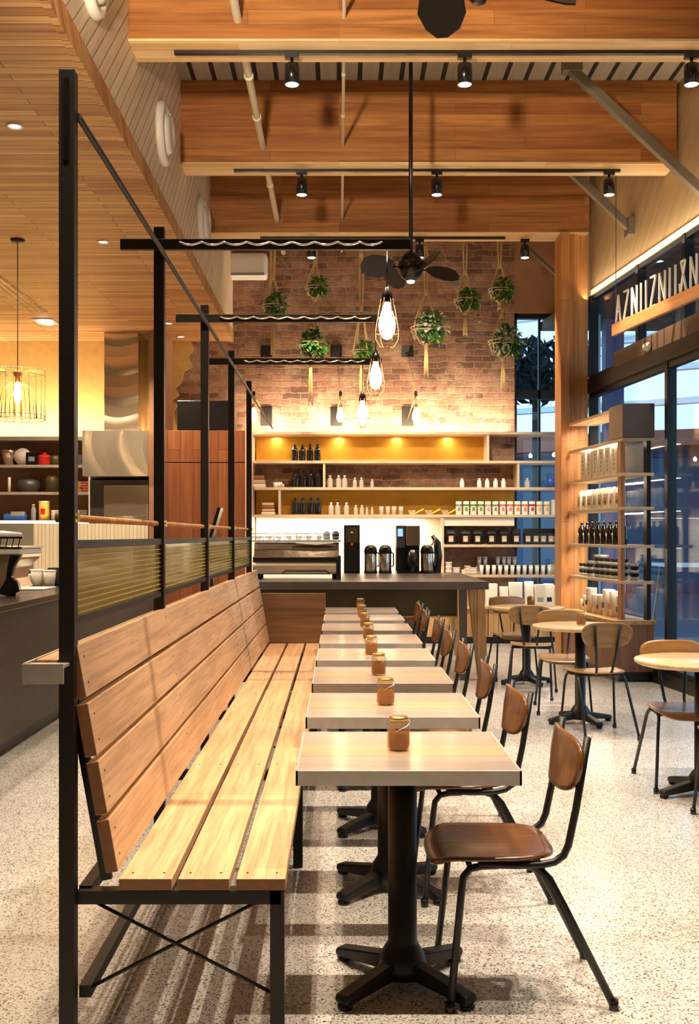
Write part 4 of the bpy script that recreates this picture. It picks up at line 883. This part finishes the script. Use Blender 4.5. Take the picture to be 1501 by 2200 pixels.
# low shelf boxes
for i, (px, w_, h, mt, nm_, what) in enumerate(((1056, .15, .28, 'paper', 'paper_bag', 'tall white paper bag leftmost'), (1083, .11, .24, 'paper', 'paper_bag', 'narrow white paper bag second from the left'), (1108, .17, .30, 'paper', 'white_carton', 'big white carton in the middle'),
                                    (1137, .11, .31, 'paper', 'white_carton', 'tall narrow white carton'), (1160, .14, .27, 'cream', 'cream_carton', 'cream carton right of centre'), (1180, .12, .28, 'paper', 'white_carton', 'white carton near the right end'), (1197, .09, .26, 'cream', 'cream_carton', 'slim cream carton at the right end'))):
    t = thing(nm_, what+' on the low cabinet under the cup shelf', 'package', (X(px, 14.0), 14.05+.02*(i % 2), .495))
    MB().box(-w_/2, w_/2, -.06, .06, 0, h).build('carton_body', mt, t, bevel=.005); MB().box(-w_*.28, w_*.28, -.063, -.06, .04, .10).build('carton_print', 'blk2' if i % 2 else 'grey', t)
for i, px in enumerate((1101, 1113)):
    o = MB().lathe([(0, 0), (.03, 0), (.042, .05), (.03, .09), (0, .1)]).build('round_tin', 'blk2'); o.location = (X(px, 13.85), 13.85, .495); tag(o, ('left', 'right')[i]+' round black tin in front of the white cartons on the low cabinet', 'tin', 'round black tins')

# ------------------------------------------------------------------ shelves by the column, along the shopfront
ws = thing('column_shelving', 'timber shelving between the column and the right window', 'shelves', (0, 0, 0))
def wbox(mb, d0, d1, o0, o1, z0, z1): return wpoly(mb, d0, d1, o0, o1, z0, z1)
WS = [2.68, 2.37, 2.03, 1.70, 1.33, .98]
for z in WS: wbox(MB(), 10.15, 11.78, .03, .34, z-.03, z).build('shelf', 'shelf', ws, bevel=.002)
wbox(MB(), 10.22, 10.30, .29, .33, .60, 2.37).build('upright', 'column', ws); wbox(MB(), 10.16, 10.24, .06, .10, .60, 2.37).build('upright', 'steel', ws)
wbox(MB(), 10.13, 10.5, .035, .345, 2.372, 2.70).build('metal_box', 'plate', ws, bevel=.003) if 'plate' in M else wbox(MB(), 10.13, 10.5, .035, .345, 2.372, 2.70).build('metal_box', 'steelend', ws, bevel=.003)
wb = thing('window_bench_box', 'low timber plinth cabinet carrying the shelves beside the column', 'cabinet', (0, 0, 0))
wbox(MB(), 10.1, 11.78, .03, .44, .56, .60).build('cabinet_top', 'cabinet', wb, bevel=.003); wbox(MB(), 10.14, 11.78, .04, .40, .10, .56).build('cabinet_body', 'redcab', wb) if 'redcab' in M else wbox(MB(), 10.14, 11.78, .04, .40, .10, .56).build('cabinet_body', 'column', wb)
wbox(MB(), 10.2, 11.75, .06, .36, 0, .10).build('kick_board', 'blk2', wb)
def wpos(d, off): return (WX(d)-off, d)
rz = math.atan(.1)
def wput(o, d, off, z, lab, cat, grp=None):
    x, y = wpos(d, off); o.location = (x, y, z); o.rotation_euler.z = rz; return tag(o, lab, cat, grp)
# boxes face the room (-x side)
for i in range(6):
    t = thing('white_carton', 'tall white printed carton on the column shelving, %s from the column' % ORD[i], 'box', group='white cartons on the column shelving')
    MB().box(-.06, .06, -.075, .075, 0, .29).build('carton_body', 'paper', t, bevel=.003)
    for k in range(5): MB().box(-.062, -.06, -.008, .010, .05+k*.045, .075+k*.045).build('carton_print', 'grey', t)
    wput(t, 11.42-i*.185, .24, 2.03, t['label'], 'box')
for i in range(8):
    t = bag('kraftpale' if 'kraftpale' in M else 'cream', 'kraft'); t.rotation_euler.z = 0
    wput(t, 11.58-i*.165, .26, 1.70, 'pale paper coffee bag on the column shelving, %s from the column' % ORD[i], 'coffee bag', 'pale coffee bags on the column shelving'); t.rotation_euler.z = -PI/2+rz+.1*((i*7) % 3-1)
for i in range(8):
    o = bottle_mesh('dark_bottle', .045, .24, 'darkbottle', .35); b = MB(); b.m = 0; b.lathe([(0, 0), (.022, 0), (.022, .002), (0, .002)]); b.T = None
    bb = MB(); bb.T = Matrix.Rotation(-PI/2, 4, 'Y'); bb.lathe([(.02, 0), (.018, .003), (0, .003)]); p_ = bb.build('round_label', 'white', o); p_.location = (-.045, 0, .10)
    wput(o, 11.6-i*.175, .25, 1.33, 'black bottle with round white label on the column shelving, %s from the column' % ORD[i], 'bottle', 'black bottles on the column shelving')
for i, (d, off, n_, r) in enumerate(((11.55, .26, 4, .042), (11.42, .26, 4, .042), (11.28, .27, 5, .045), (11.1, .24, 7, .055), (10.95, .24, 7, .055), (10.78, .24, 6, .055), (10.62, .24, 6, .055), (10.45, .22, 6, .055), (10.32, .16, 5, .05))):
    m = MB()
    for k in range(n_):
        m.m = k % 2; m.lathe([(r*.7, k*.034), (r, k*.034+.03), (r, k*.034+.034)], n=16)
    m.m = 0; m.lathe([(r, n_*.034), (0, n_*.034)], n=16)
    o = m.build('cup_stack', ['white', 'steel']); wput(o, d, off, .98, 'stack of %d white and dark bowls on the column shelving, %s from the column' % (n_, ORD[i]), 'bowls', 'bowl stacks on the column shelving')
for i, (d, h, r, mt) in enumerate(((11.55, .12, .03, 'white'), (11.42, .17, .04, 'cream'), (11.26, .26, .06, 'white'), (11.08, .20, .06, 'white'), (10.92, .20, .06, 'cream'), (10.74, .27, .065, 'white'), (10.58, .26, .05, 'white'), (10.42, .22, .04, 'cream'))):
    o = MB(); o.lathe([(0, 0), (r, 0), (r, h*.96), (r*.95, h), (0, h)], n=18); o = o.build('round_tin', mt)
    bb = MB().box(-r-.002, -r+.01, -r*.35, r*.35, h*.3, h*.5).build('tin_print', 'blk2' if i % 3 else 'orange', o)
    wput(o, d, .26, .60, 'pale round tin with small dark print on the plinth cabinet, %s from the column' % ORD[i], 'tin', 'pale tins on the plinth cabinet')
for i, (d, c) in enumerate(((10.5, 'steelend'), (10.40, 'blue'), (10.30, 'cream'))):
    o = wpoly(MB(), -.03, .03, -.1, .1, 0, .27); o = MB().box(-.09, .09, -.03, .03, 0, .26).build('binder_box', c); wput(o, d, .16, 2.03, ('dark grey', 'blue', 'cream')[i]+' folder at the window end of the carton shelf', 'folder')

# hanging timber sign with standing letters, seen from the side
t = thing('hanging_sign', 'hanging timber plank with standing pale letters near the right window', 'sign', (2.75, 10.5, 3.42), math.atan2(.167, 1)-0)
# local -y runs toward the viewer
MB().box(-.02, .02, -3.4, 0, 0, .115).build('sign_plank', 'sign', t, bevel=.003) if 'sign' in M else MB().box(-.02, .02, -3.4, 0, 0, .115).build('sign_plank', 'beamflat', t, bevel=.003)
G = {'A': [((0, 0), (.5, 1)), ((.5, 1), (1, 0)), ((.2, .4), (.8, .4))], 'N': [((0, 0), (0, 1)), ((0, 1), (1, 0)), ((1, 0), (1, 1))], 'I': [((.5, 0), (.5, 1))], 'Z': [((0, 1), (1, 1)), ((1, 1), (0, 0)), ((0, 0), (1, 0))],
     'X': [((0, 0), (.8, 1)), ((.1, 1), (1, 0)), ((.1, 1), (.8, 1)), ((0, 0), (-.1, .3))], 'H': [((0, 0), (0, 1)), ((1, 0), (1, 1)), ((0, .5), (1, .5))], 'U': [((0, 1), (0, 0)), ((0, 0), (1, 0)), ((1, 0), (1, 1))], 'L': [((0, 1), (0, 0)), ((0, 0), (1, 0))]}
u = .06
for ch in 'AZNIIZNIIXNIINUIA':
    w_ = .03 if ch == 'I' else .105
    m = MB()
    for (a0, b0_), (a1, b1_) in G[ch]: m.bar((0, -(u+a0*w_), .118+b0_*.27), (0, -(u+a1*w_), .118+b1_*.27), .013, .016)
    m.build('sign_letter', 'cream', t); u += w_+.075
for yy in (-.06, -1.9): MB().cyl((0, yy, .115), (0, yy, 2.18), .0035, n=6).build('hanging_wire', 'steelend', t)

# round sensor on the transom
t = MB(); t.T = Matrix.Rotation(-PI/2, 4, 'Y'); t.lathe([(.0, .05), (.06, .045), (.075, .02), (.075, 0)], n=24); t = t.build('round_sensor', 'white'); t.location = (WX(10.15)-.085, 10.15, 3.25); t.scale = (1, 1, .55); tag(t, 'small round white fitting on the window transom', 'sensor')
wpoly(MB(), 5.2, 11.1, .03, .08, 3.2, 3.36).build('transom_box', 'bracebrown', bpy.data.objects['trim_4']) if 'bracebrown' in M else None
# ------------------------------------------------------------------ ceiling fans
def fan():
    t = thing('ceiling_fan', '', 'ceiling fan')
    MB().cyl((0, 0, 0), (0, 0, ZC-3.57), .0165, n=12).build('down_rod', 'blk2', t); MB().lathe([(0, ZC-3.57), (.06, ZC-3.57), (.055, ZC-3.63), (.02, ZC-3.66)][::-1]).build('canopy', 'blk2', t)
    MB().lathe([(.018, .14), (.045, .115), (.075, .09), (.098, .05), (.108, 0), (.100, -.035), (.075, -.075), (.035, -.108), (0, -.11)][::-1], n=32).build('motor', 'blk2', t)
    MB().lathe([(0, -.122), (.028, -.12), (.034, -.106), (0, -.106)], n=20).build('lamp', 'led', t)
    for k in range(4):
        a_ = .42+k*PI/2; m = MB(); m.T = Matrix.Rotation(a_, 4, 'Z')
        m.bar((.095, 0, -.01), (.16, 0, -.012), .022, .012); ar = m.build('blade_arm', 'blk2', t)
        m = MB(); m.T = Matrix.Rotation(a_, 4, 'Z') @ Matrix.Translation((.14, 0, -.015)) @ Matrix.Rotation(.85, 4, 'X')
        out = [(0, -.02), (.04, -.075), (.12, -.105), (.21, -.10), (.27, -.075), (.30, -.02), (.29, .05), (.23, .085), (.12, .088), (.04, .06), (0, .02)]
        m.prism(out, .007, ax=(1, 0, 0), ay=(0, 1, 0), az=(0, 0, 1)); m.build('fan_blade', 'blk2', t, bevel=.002)
    return t
f0 = fan(); f0.location = (.575, 8.4, 3.57); tag(f0, 'black ceiling fan with paddle blades hanging below the middle beam', group='black ceiling fans')
f1 = copy_tree(f0); f1.location = (.53, 3.98, 3.57); tag(f1, 'black ceiling fan at the top edge of the photo, mostly out of frame', group='black ceiling fans')

for ch in f1.children:
    if ch.name.startswith('lamp'): ch.data = ch.data.copy(); ch.data.materials[0] = M['blk2']
# ------------------------------------------------------------------ wall lamps on the brick
def crane_lamp(px, tipx, lab):
    x = X(px, YB); t = thing('crane_wall_lamp', lab, 'wall lamp', (x, YB, 0), group='swing arm lamps on the brick wall')
    zl, zu = Z(895, YB), Z(755, YB); tx = X(tipx, 13.85)-x; ty = -.5; tz = Z(848, 13.85)
    MB().box(-.078, .078, -.03, 0, zl-.13, zl+.13).build('lower_plate', 'steel', t, bevel=.004); MB().box(-.078, .078, -.03, 0, zu-.078, zu+.078).build('upper_plate', 'steel', t, bevel=.004)
    MB().cyl((0, -.03, zl-.04), (tx, ty, tz), .009, n=10).build('arm', 'brass', t)
    MB().cyl((0, -.02, zu), (tx, ty, tz+.03), .003, n=6).build('stay_wire', 'brass', t)
    MB().lathe([(0, tz+.05), (.016, tz+.045), (.022, tz+.01), (.018, tz-.02), (0, tz-.02)][::-1], c=(tx, ty, 0)).build('arm_knob', 'blk2', t)
    MB().cyl((tx, ty, tz-.01), (tx, ty, tz-.13), .003, n=6).build('cord', 'blk2', t)
    MB().lathe([(.010, tz-.12), (.022, tz-.13), (.024, tz-.17), (0, tz-.17)][::-1], c=(tx, ty, 0)).build('socket', 'copper', t)
    MB().lathe([(0, tz-.17), (.018, tz-.175), (.026, tz-.20), (.047, tz-.26), (.050, tz-.30), (.040, tz-.34), (.018, tz-.36), (0, tz-.363)][::-1], c=(tx, ty, 0), n=20).build('bulb', 'bulb', t)
crane_lamp(572, 545, 'swing arm lamp with bare bulb on the brick, leftmost, behind the steel posts')
crane_lamp(722, 731, 'swing arm lamp with bare bulb on the brick, middle one')
crane_lamp(875, 893, 'swing arm lamp with bare bulb on the brick, right one')

# ------------------------------------------------------------------ macrame planters
def leaf(m, c, d_, L_, W_, droop=.3):
    d_ = d_.normalized(); s_ = d_.cross(Vector((0, 0, 1))); s_ = s_.normalized() if s_.length > 1e-3 else Vector((1, 0, 0)); n_ = s_.cross(d_)
    p = [c, c+d_*L_*.35+s_*W_*.5+n_*.1*L_, c+d_*L_*.75+s_*W_*.4-Vector((0, 0, 1))*droop*L_*.3, c+d_*L_-Vector((0, 0, 1))*droop*L_, c+d_*L_*.75-s_*W_*.4-Vector((0, 0, 1))*droop*L_*.3, c+d_*L_*.35-s_*W_*.5+n_*.1*L_, c+d_*L_*.5-Vector((0, 0, 1))*droop*L_*.1]
    m.add(p, [(0, 6, 1), (1, 6, 2), (2, 6, 3), (3, 6, 4), (4, 6, 5), (5, 6, 0)])
def planter(px, py, rpx, tas, lab, seed, mats=('leaf', 'leaf2'), lean=.04, vine=0, top=ZC, nleaf=230):
    d = 13.3; r = rpx*d/F; zc = Z(py, d); t = thing('hanging_planter', lab, 'hanging plant', (X(px, d), d, zc), group='macrame planters on the brick wall')
    rd = random.Random(seed); h = top-zc
    m = MB()                                   # knotted cords from the ceiling hook
    for k in range(4):
        a_ = k*PI/2+.6; c_, s_ = math.cos(a_), math.sin(a_)
        m.tube([(.01*c_, .01*s_, h), (.030*c_, .02*s_, h*.82), (.012*c_, .012*s_, h*.66), (.035*c_, .02*s_, h*.55), (.02*c_, .02*s_, max(r*2.3, h*.3)), (r*.85*c_, r*.85*s_, r*.55), (r*c_*.98, r*s_*.98, 0), (r*.6*c_, r*.6*s_, -r*.75), (.01*c_, .01*s_, -r*1.02)], .010, 6)
    cords = m.build('macrame_cord', 'rope', t)
    m = MB(); 
    for z in (h*.66, max(r*2.2, h*.3), -r*1.05): m.lathe([(0, z-.04), (.024, z-.03), (.028, z), (.022, z+.03), (0, z+.04)], n=10)
    m.build('knot', 'rope', cords)
    m = MB(); m.lathe([(0, -r*.85), (r*.40, -r*.72), (r*.62, -r*.35), (r*.66, -.1*r), (r*.6, -.05*r), (0, -.1*r)], n=20); m.build('pot', 'pot', t)
    m = MB()
    for z, rr in ((-.1, .93), (.12, .98)): m.tube([(rr*r*math.cos(a_*PI/8), rr*r*math.sin(a_*PI/8), z*r) for a_ in range(16)], .008, 5, closed=True)
    for k in range(8):
        a_ = k*PI/4; b_ = a_+PI/4; m.tube([(r*.95*math.cos(a_), r*.95*math.sin(a_), -.05*r), (r*.72*math.cos((a_+b_)/2), r*.72*math.sin((a_+b_)/2), -r*.62), (r*.95*math.cos(b_), r*.95*math.sin(b_), -.05*r)], .006, 5)
    m.build('macrame_net', 'ropepale', t)
    m = MB()
    for k in range(nleaf):
        a_ = rd.uniform(0, 2*PI); el = rd.uniform(-.95, 1.3); rr = r*rd.uniform(.45, .95)
        dd = Vector((math.cos(a_)*math.cos(el), math.sin(a_)*math.cos(el)-.25, math.sin(el))); c = Vector((lean, 0, r*.10))+dd*rr
        m.m = 0 if rd.random() < .68 else 1
        leaf(m, c, dd+Vector((rd.uniform(-.6, .6), rd.uniform(-.5, .3), rd.uniform(-.7, .4))), r*rd.uniform(.34, .52), r*rd.uniform(.24, .36), .35)
    m.build('foliage', list(mats), t)
    if vine:
        m = MB(); c = Vector((lean+r*.5 if vine > 0 else -r*.3, -.03, -.2*r)); pts = [c]
        for k in range(int(abs(vine)/.05)):
            c = c+Vector((rd.uniform(-.02, .03), rd.uniform(-.01, .01), -.05)); pts.append(c.copy())
        m.tube(pts, .003, 5)
        for p_ in pts[1::2]:
            m.m = 1
            for q in range(2): leaf(m, p_, Vector((rd.uniform(-1, 1), -.5, rd.uniform(-.3, .5))), .055, .04)
        m.build('trailing_vine', ['leaf', 'leaf2'], t)
    zt = -(tas-py)*d/F; m = MB()
    for k in range(9):
        a_ = k*.7; m.tube([(.010*math.cos(a_), .01*math.sin(a_), -r*1.0), (.022*math.cos(a_), .02*math.sin(a_), (zt-r)/2), (.026*math.cos(a_*1.3), .02*math.sin(a_*1.3), zt*(.9+.1*rd.random()))], .0065, 5)
    m.build('tassel', 'rope', t)
    return t
M['ropepale'] = plain('pale_cotton_rope', (.70, .60, .42), .9)
planter(586, 660, 24, 765, 'macrame hanging plant high on the brick, leftmost, dark leaves', 1)
planter(677, 620, 22, 690, 'macrame hanging plant high on the brick, above another at the left', 2)
planter(667, 742, 30, 872, 'macrame hanging plant with trailing stem, below another at the left', 3, vine=-.5, top=Z(690, 13.3)+.12)
planter(776, 757, 22, 872, 'bright green hanging plant in pale cords between the bulbs', 4, ('leaf2', 'leaf'), nleaf=270)
planter(915, 708, 34, 812, 'largest hanging plant with white variegated leaves beside the biggest bulb', 5, ('leaf', 'leaf3'), vine=.22, lean=.06, nleaf=270)
planter(999, 647, 24, 722, 'hanging plant right of the ceiling fan with short tassel', 6, vine=.3)
planter(1073, 625, 24, 665, 'hanging plant high at the right edge of the brick', 7)
planter(1080, 737, 32, 842, 'hanging plant in a netted pot low at the right edge of the brick', 8, ('leaf', 'leaf3'), vine=.25, lean=.05, top=Z(665, 13.3)+.1, nleaf=260)

# air conditioner high on the brick at the bulkhead
t = thing('wall_air_unit', 'white air unit high on the brick beside the bulkhead', 'air conditioner', (X(522, 14.1), 14.2, Z(573, 14.2)))
MB().box(-.32, .32, -.13, .14, -.16, .16).build('unit_case', 'white', t, bevel=.04); MB().box(-.29, .29, -.135, -.12, -.145, -.115).build('outlet_flap', 'grey', t)

# ------------------------------------------------------------------ kitchen side
kc = thing('front_counter', 'dark tiled counter running along the left aisle', 'counter', (0, 0, 0))
MB().box(-2.85, -2.136, .3, 12.6, .10, .94).build('counter_body', 'counter', kc); MB().box(-2.80, -2.19, .3, 12.55, 0, .10).build('kick_board', 'steel', kc); MB().box(-2.88, -2.11, .28, 12.62, .94, .984).build('counter_top', 'countertop', kc, bevel=.004)
ks = thing('kitchen_shelving', 'dark open shelving with pots along the kitchen back wall', 'shelves', (0, 0, 0))
x0, x1 = -6.2, X(192, 13.95)
MB().box(x0, x1, 14.28, 14.32, 1.60, 2.70).build('back_board', 'plaster2', ks)
for z, hh in ((2.735, .05), (2.36, .035), (2.00, .035), (1.62, .04)): MB().box(x0, x1, 13.9, 14.3, z-hh, z).build('shelf', 'shelfdark', ks)
MB().box(x1, x1+.03, 13.9, 14.3, 1.62, 2.70).build('end_panel', 'cream', ks); MB().box(-4.75, -4.72, 13.9, 14.3, 1.62, 2.70).build('divider', 'shelfdark', ks)
kb = thing('kitchen_wainscot', 'cream boarded back counter front under the kitchen shelves', 'cabinet', (0, 0, 0))
MB().box(X(72, 13.75), X(318, 13.75), 13.75, 14.3, 0, 1.579).build('cream_boarding', 'bead', kb); MB().box(-6.2, X(72, 13.75), 13.75, 14.3, 0, 1.575).build('steel_panel', 'steelpanel', kb)
MB().box(-6.2, X(316, 13.75), 13.1, 13.74, .86, .90).build('worktop', 'stainless', kb)
def put(o, px, d, z, lab, cat, grp=None): o.location = (X(px, d), d, z); return tag(o, lab, cat, grp)
put(MB().lathe([(0, 0), (.06, 0), (.10, .15), (.125, .2), (.11, .2), (.05, .02)]).build('mixing_bowl', 'stainless'), 20, 14.05, 2.36, 'deep steel bowl on the upper kitchen shelf', 'bowl')
m = MB(); m.T = Matrix.Rotation(PI/2, 4, 'X'); m.lathe([(0, 0), (.11, .0), (.115, .012), (0, .02)], c=(0, .115, 0), n=30); put(m.build('round_plate', 'paper'), 49, 14.02, 2.36, 'round white plate standing on the upper kitchen shelf', 'plate')
t = thing('black_carton', 'small black box beside the white plate on the upper kitchen shelf', 'box', (X(70, 14.0), 14.0, 2.36)); MB().box(-.075, .075, -.05, .05, 0, .17).build('carton_body', 'blk2', t, bevel=.004); MB().box(-.04, .04, -.053, -.05, .05, .11).build('carton_label', 'grey', t)
t = thing('red_pot', 'red enamel pot on the upper kitchen shelf', 'pot', (X(96, 14.05), 14.05, 2.36)); MB().lathe([(0, 0), (.09, 0), (.10, .03), (.10, .10), (.105, .105)], n=24).build('pot_body', 'red', t); MB().lathe([(.105, .105), (.09, .13), (.03, .15), (.03, .17), (0, .175)], n=24).build('pot_lid', 'red', t)
t = thing('dark_pot', 'dark pot right of the red pot on the upper kitchen shelf', 'pot', (X(118, 14.05), 14.05, 2.36)); MB().lathe([(0, 0), (.07, 0), (.08, .11), (.06, .13), (0, .14)], n=24).build('pot_body', 'olive', t); MB().lathe([(0, .14), (.02, .14), (.02, .16), (0, .165)], n=16).build('lid_knob', 'blk2', t)
put(MB().lathe([(0, 0), (.02, 0), (.02, .2), (0, .2)]).build('white_tube', 'cream'), 20, 14.0, 2.0, 'slim cream tube on the middle kitchen shelf', 'tube')
put(MB().lathe([(0, 0), (.10, 0), (.16, .08), (.14, .16), (.0, .19)]).build('dark_basin', 'steelend'), 62, 14.08, 2.0, 'domed grey basin on the middle kitchen shelf', 'basin')
put(MB().lathe([(0, 0), (.09, 0), (.10, .17), (.07, .22), (0, .22)]).build('glass_crock', 'olive'), 113, 14.05, 2.0, 'olive storage jar on the middle kitchen shelf by the post', 'jar')
t = thing('blue_tray', 'blue crumpled pack on the lowest kitchen shelf', 'package', (X(33, 14.0), 14.0, 1.62)); MB().box(-.15, .15, -.07, .07, 0, .09).build('pack_body', 'blue', t, bevel=.03); MB().box(-.05, .13, -.075, .05, .05, .12).build('pack_fold', 'grey', t, bevel=.02)
t = bottle_mesh('sauce_bottle', .035, .22, 'grey', .5, 'yellow'); put(t, 72, 14.0, 1.62, 'squeeze bottle with yellow cap on the lowest kitchen shelf', 'bottle')
t = thing('food_tin', 'large printed tin on the lowest kitchen shelf', 'tin', (X(95, 14.0), 14.0, 1.62)); MB().lathe([(0, 0), (.07, 0), (.07, .24)], n=24).build('tin_body', 'yellow', t); MB().lathe([(.071, .24), (.07, .26), (0, .262)], n=24).build('tin_lid', 'white', t); MB().box(-.03, .03, -.073, -.05, .08, .16).build('tin_label', 'red', t)
for i, (px, z, c) in enumerate(((118, 1.62, 'white'), (165, 1.62, 'cream'), (180, 1.62, 'grey'), (168, 2.0, 'yellow'), (183, 2.0, 'pink'), (172, 2.36, 'grey'))):
    put(stack_mesh('pan_stack', 4, .055, .035, c), px, 14.03, z, ['white bowls stacked on the lowest kitchen shelf left of the first post', 'cream bowls stacked on the lowest kitchen shelf right of the first post', 'grey bowls stacked on the lowest kitchen shelf by the oven', 'yellow bowls stacked on the middle kitchen shelf right of the first post', 'pink bowls stacked on the middle kitchen shelf by the oven', 'grey bowls stacked on the upper kitchen shelf beside the hood'][i], 'bowls')
# extractor hood and duct
h = thing('extractor_hood', 'stainless steel extractor hood with tall duct left of the red cabinet', 'hood', (0, 0, 0))
def wavy(x0, x1, y, z0, z1, fn, back, n=40):
    m = MB(); vs = []; fs = []
    for i in range(n+1):
        for j in range(n+1):
            u_, v_ = i/n, j/n; vs.append((x0+(x1-x0)*u_, y-fn(u_, v_), z0+(z1-z0)*v_))
    for i in range(n):
        for j in range(n): a_ = i*(n+1)+j; fs.append((a_, a_+n+1, a_+n+2, a_+1))
    m.add(vs, fs, True); m.box(x0, x1, y+.004, back, z0, z1); return m
wavy(X(177, 13.5), X(317, 13.5), 13.5, Z(1023, 13.5), Z(925, 13.5), lambda u_, v_: .012*math.sin(u_*11+2*math.sin(v_*2.2))*(.3+v_), 14.32).build('hood_canopy', 'wavysteel', h)
wavy(X(224, 13.7), X(297, 13.7), 13.7, Z(925, 13.5), ZS, lambda u_, v_: .010*math.sin(v_*21+.5*math.sin(u_*4)), 14.32, 60).build('duct', 'wavyduct', h)
ov = thing('steel_oven', 'stainless steel oven under the extractor hood', 'oven', (0, 0, 0))
MB().box(X(192, 13.75), X(319, 13.75), 13.78, 14.3, 1.60, 2.15).build('oven_body', 'steelend', ov); MB().box(X(222, 13.72), X(318, 13.72), 13.75, 13.78, 1.63, 2.08).build('oven_door', 'wavysteel', ov, bevel=.004); MB().cyl((X(226, 13.7), 13.72, 1.66), (X(314, 13.7), 13.72, 1.66), .012).build('oven_handle', 'chrome', ov)
for k, (z0, z1) in enumerate(((0, 4.075),)): tag(MB().box(X(320, 13.6), X(352, 13.6), 13.6, 14.32, z0, z1).build('brown_pier', 'plaster2'), 'dark brown wall pier between the hood and the red cabinet', 'pier')
rc = thing('tall_cabinet', 'tall reddish timber cabinet behind the steel screen', 'cabinet', (0, 0, 0))
xa, xb = X(353, 13.2), X(530, 13.2); zt = Z(925, 13.2)
MB().box(xa, xb, 13.2, 14.3, 0, Z(995, 13.2)).build('cabinet_body', 'redwood', rc, bevel=.003); MB().box(xa, xb, 13.2, 14.3, Z(993, 13.2), zt).build('upper_door', 'redwood', rc, bevel=.003); MB().box(xb-.02, xb+.015, 13.19, 14.3, 0, zt).build('edge_strip', 'paletrim', rc)
t = thing('black_monitor', 'black boxy screen standing on top of the tall red cabinet', 'monitor', (X(437, 13.4), 13.4, zt)); MB().box(-.33, .33, -.03, .05, .02, .40).build('screen_case', 'blk2', t, bevel=.006); MB().box(-.15, .15, -.06, .08, 0, .02).build('stand', 'blk2', t)
t = thing('till_screen', 'black tilted till screen on a stand seen through the steel screen', 'monitor', (-1.6, 12.0, .0))
MB().cyl((0, 0, .0), (0, 0, 1.46), .02).build('stand_pole', 'blk2', t); MB().lathe([(0, 0), (.18, 0), (.17, .015), (0, .02)][::-1]).build('stand_base', 'blk2', t)
m = MB(); m.prism([(-.02, 1.40), (.02, 1.40), (.12, 1.74), (.08, 1.74)], .30, origin=(0, -.15, 0)); m.build('screen_case', 'blk2', t, bevel=.005)
t.location.x = X(455, 12.0)
# machine and cups on the front counter
em = thing('counter_espresso_machine', 'espresso machine with perforated cup tray at the left edge on the front counter', 'coffee machine', (-2.56, 7.6, .984))
m = MB(); m.prism([(-.25, .05), (.20, .05), (.16, .12), (.17, .20), (.25, .27), (.25, .36), (-.25, .36)], .5, origin=(0, 0, 0)); m.build('machine_body', 'wavysteel', em, bevel=.01)
m = MB(); m.prism([(.10, .02), (.17, .0), (.26, .04), (.245, .10), (.20, .14), (.22, .22), (.27, .30), (.19, .30), (.17, .2), (.16, .12)], .06, origin=(0, -.06, 0)); m.build('end_bracket', 'blk2', em, bevel=.006)
MB().box(-.25, .26, -.04, .5, .30, .345).build('upper_band', 'white', em, bevel=.008)
m = MB()
for k in range(12): m.bar((-.25+k*.045, -.04, .355), (-.235+k*.045, -.04, .42), .006)
m.box(-.25, .28, -.045, -.03, .415, .43); m.box(-.25, .275, -.045, .5, .345, .355); m.build('cup_gallery', 'blk2', em)
MB().lathe([(0, .0), (.15, .0), (.14, .03), (0, .045)], c=(.05, .2, .43)).build('cup_cover', 'white', em)
for x in (-.2, .18): MB().cyl((x, .05, 0), (x, .05, .06), .02).build('foot', 'blk2', em)
for i, (px, d, hh) in enumerate(((56, 8.9, .11), (80, 8.9, .15), (106, 8.9, .145))):
    put(cup_mesh('takeaway_cup_stack', .055, hh, 'paper', 'paper'), px, d, .984, 'upturned white paper cups on the front counter, %s from the left' % ORD[i], 'paper cups', 'white paper cups on the front counter')
put(MB().box(-.16, .14, -.2, .2, 0, .012).build('paper_sheet', 'paper', bevel=.003), 70, 8.55, .984, 'white paper mats lying on the front counter beside the cups', 'paper')
put(MB().box(-.12, .12, -.1, .1, 0, .13).build('brown_crate', 'redwood', bevel=.005), 66, 9.5, .984, 'small red-brown box behind the paper cups on the front counter', 'box')
put(MB().box(-.08, .08, -.1, .1, 0, .16).build('dark_crate', 'blk2', bevel=.005), 128, 9.2, .984, 'dark box right of the paper cups, half hidden by the first post', 'box')

# wire drum pendant over the kitchen
t = thing('wire_drum_pendant', 'rectangular wire cage pendant with glowing bulb over the front counter', 'pendant lamp', (-2.886, 9.41, 0))
MB().lathe([(0, ZS-.02), (.06, ZS-.018), (.065, ZS), (0, ZS)], n=24).build('ceiling_rose', 'steel', t); MB().cyl((0, 0, ZS-.01), (0, 0, 2.87), .004, n=6).build('cord', 'steel', t)
MB().lathe([(0, 2.91), (.03, 2.905), (.045, 2.87), (.022, 2.85), (.022, 2.80), (0, 2.80)][::-1], n=20).build('socket', 'copper', t)
MB().lathe([(0, 2.80), (.018, 2.79), (.035, 2.72), (.036, 2.68), (.022, 2.62), (0, 2.60)][::-1], n=20).build('bulb', 'bulb', t)
m = MB(); 
for z in (2.90, 2.86, 2.50, 2.465): m.tube([(.24*math.cos(k*PI/12), .24*math.sin(k*PI/12), z) for k in range(24)], .0035, 5, closed=True)
for k in range(22):
    a_ = k*2*PI/22; c_, s_ = math.cos(a_), math.sin(a_); m.tube([(c_*.04, s_*.04, 2.895), (c_*.23, s_*.23, 2.90), (c_*.24, s_*.24, 2.86), (c_*.24, s_*.24, 2.6), (c_*.24, s_*.24, 2.465)], .003, 5)
    m.tube([(c_*.05, s_*.05, 2.80), (c_*.13, s_*.13, 2.74), (c_*.16, s_*.16, 2.6), (c_*.17, s_*.17, 2.48)], .003, 5)
m.build('wire_cage', 'wireamber', t)
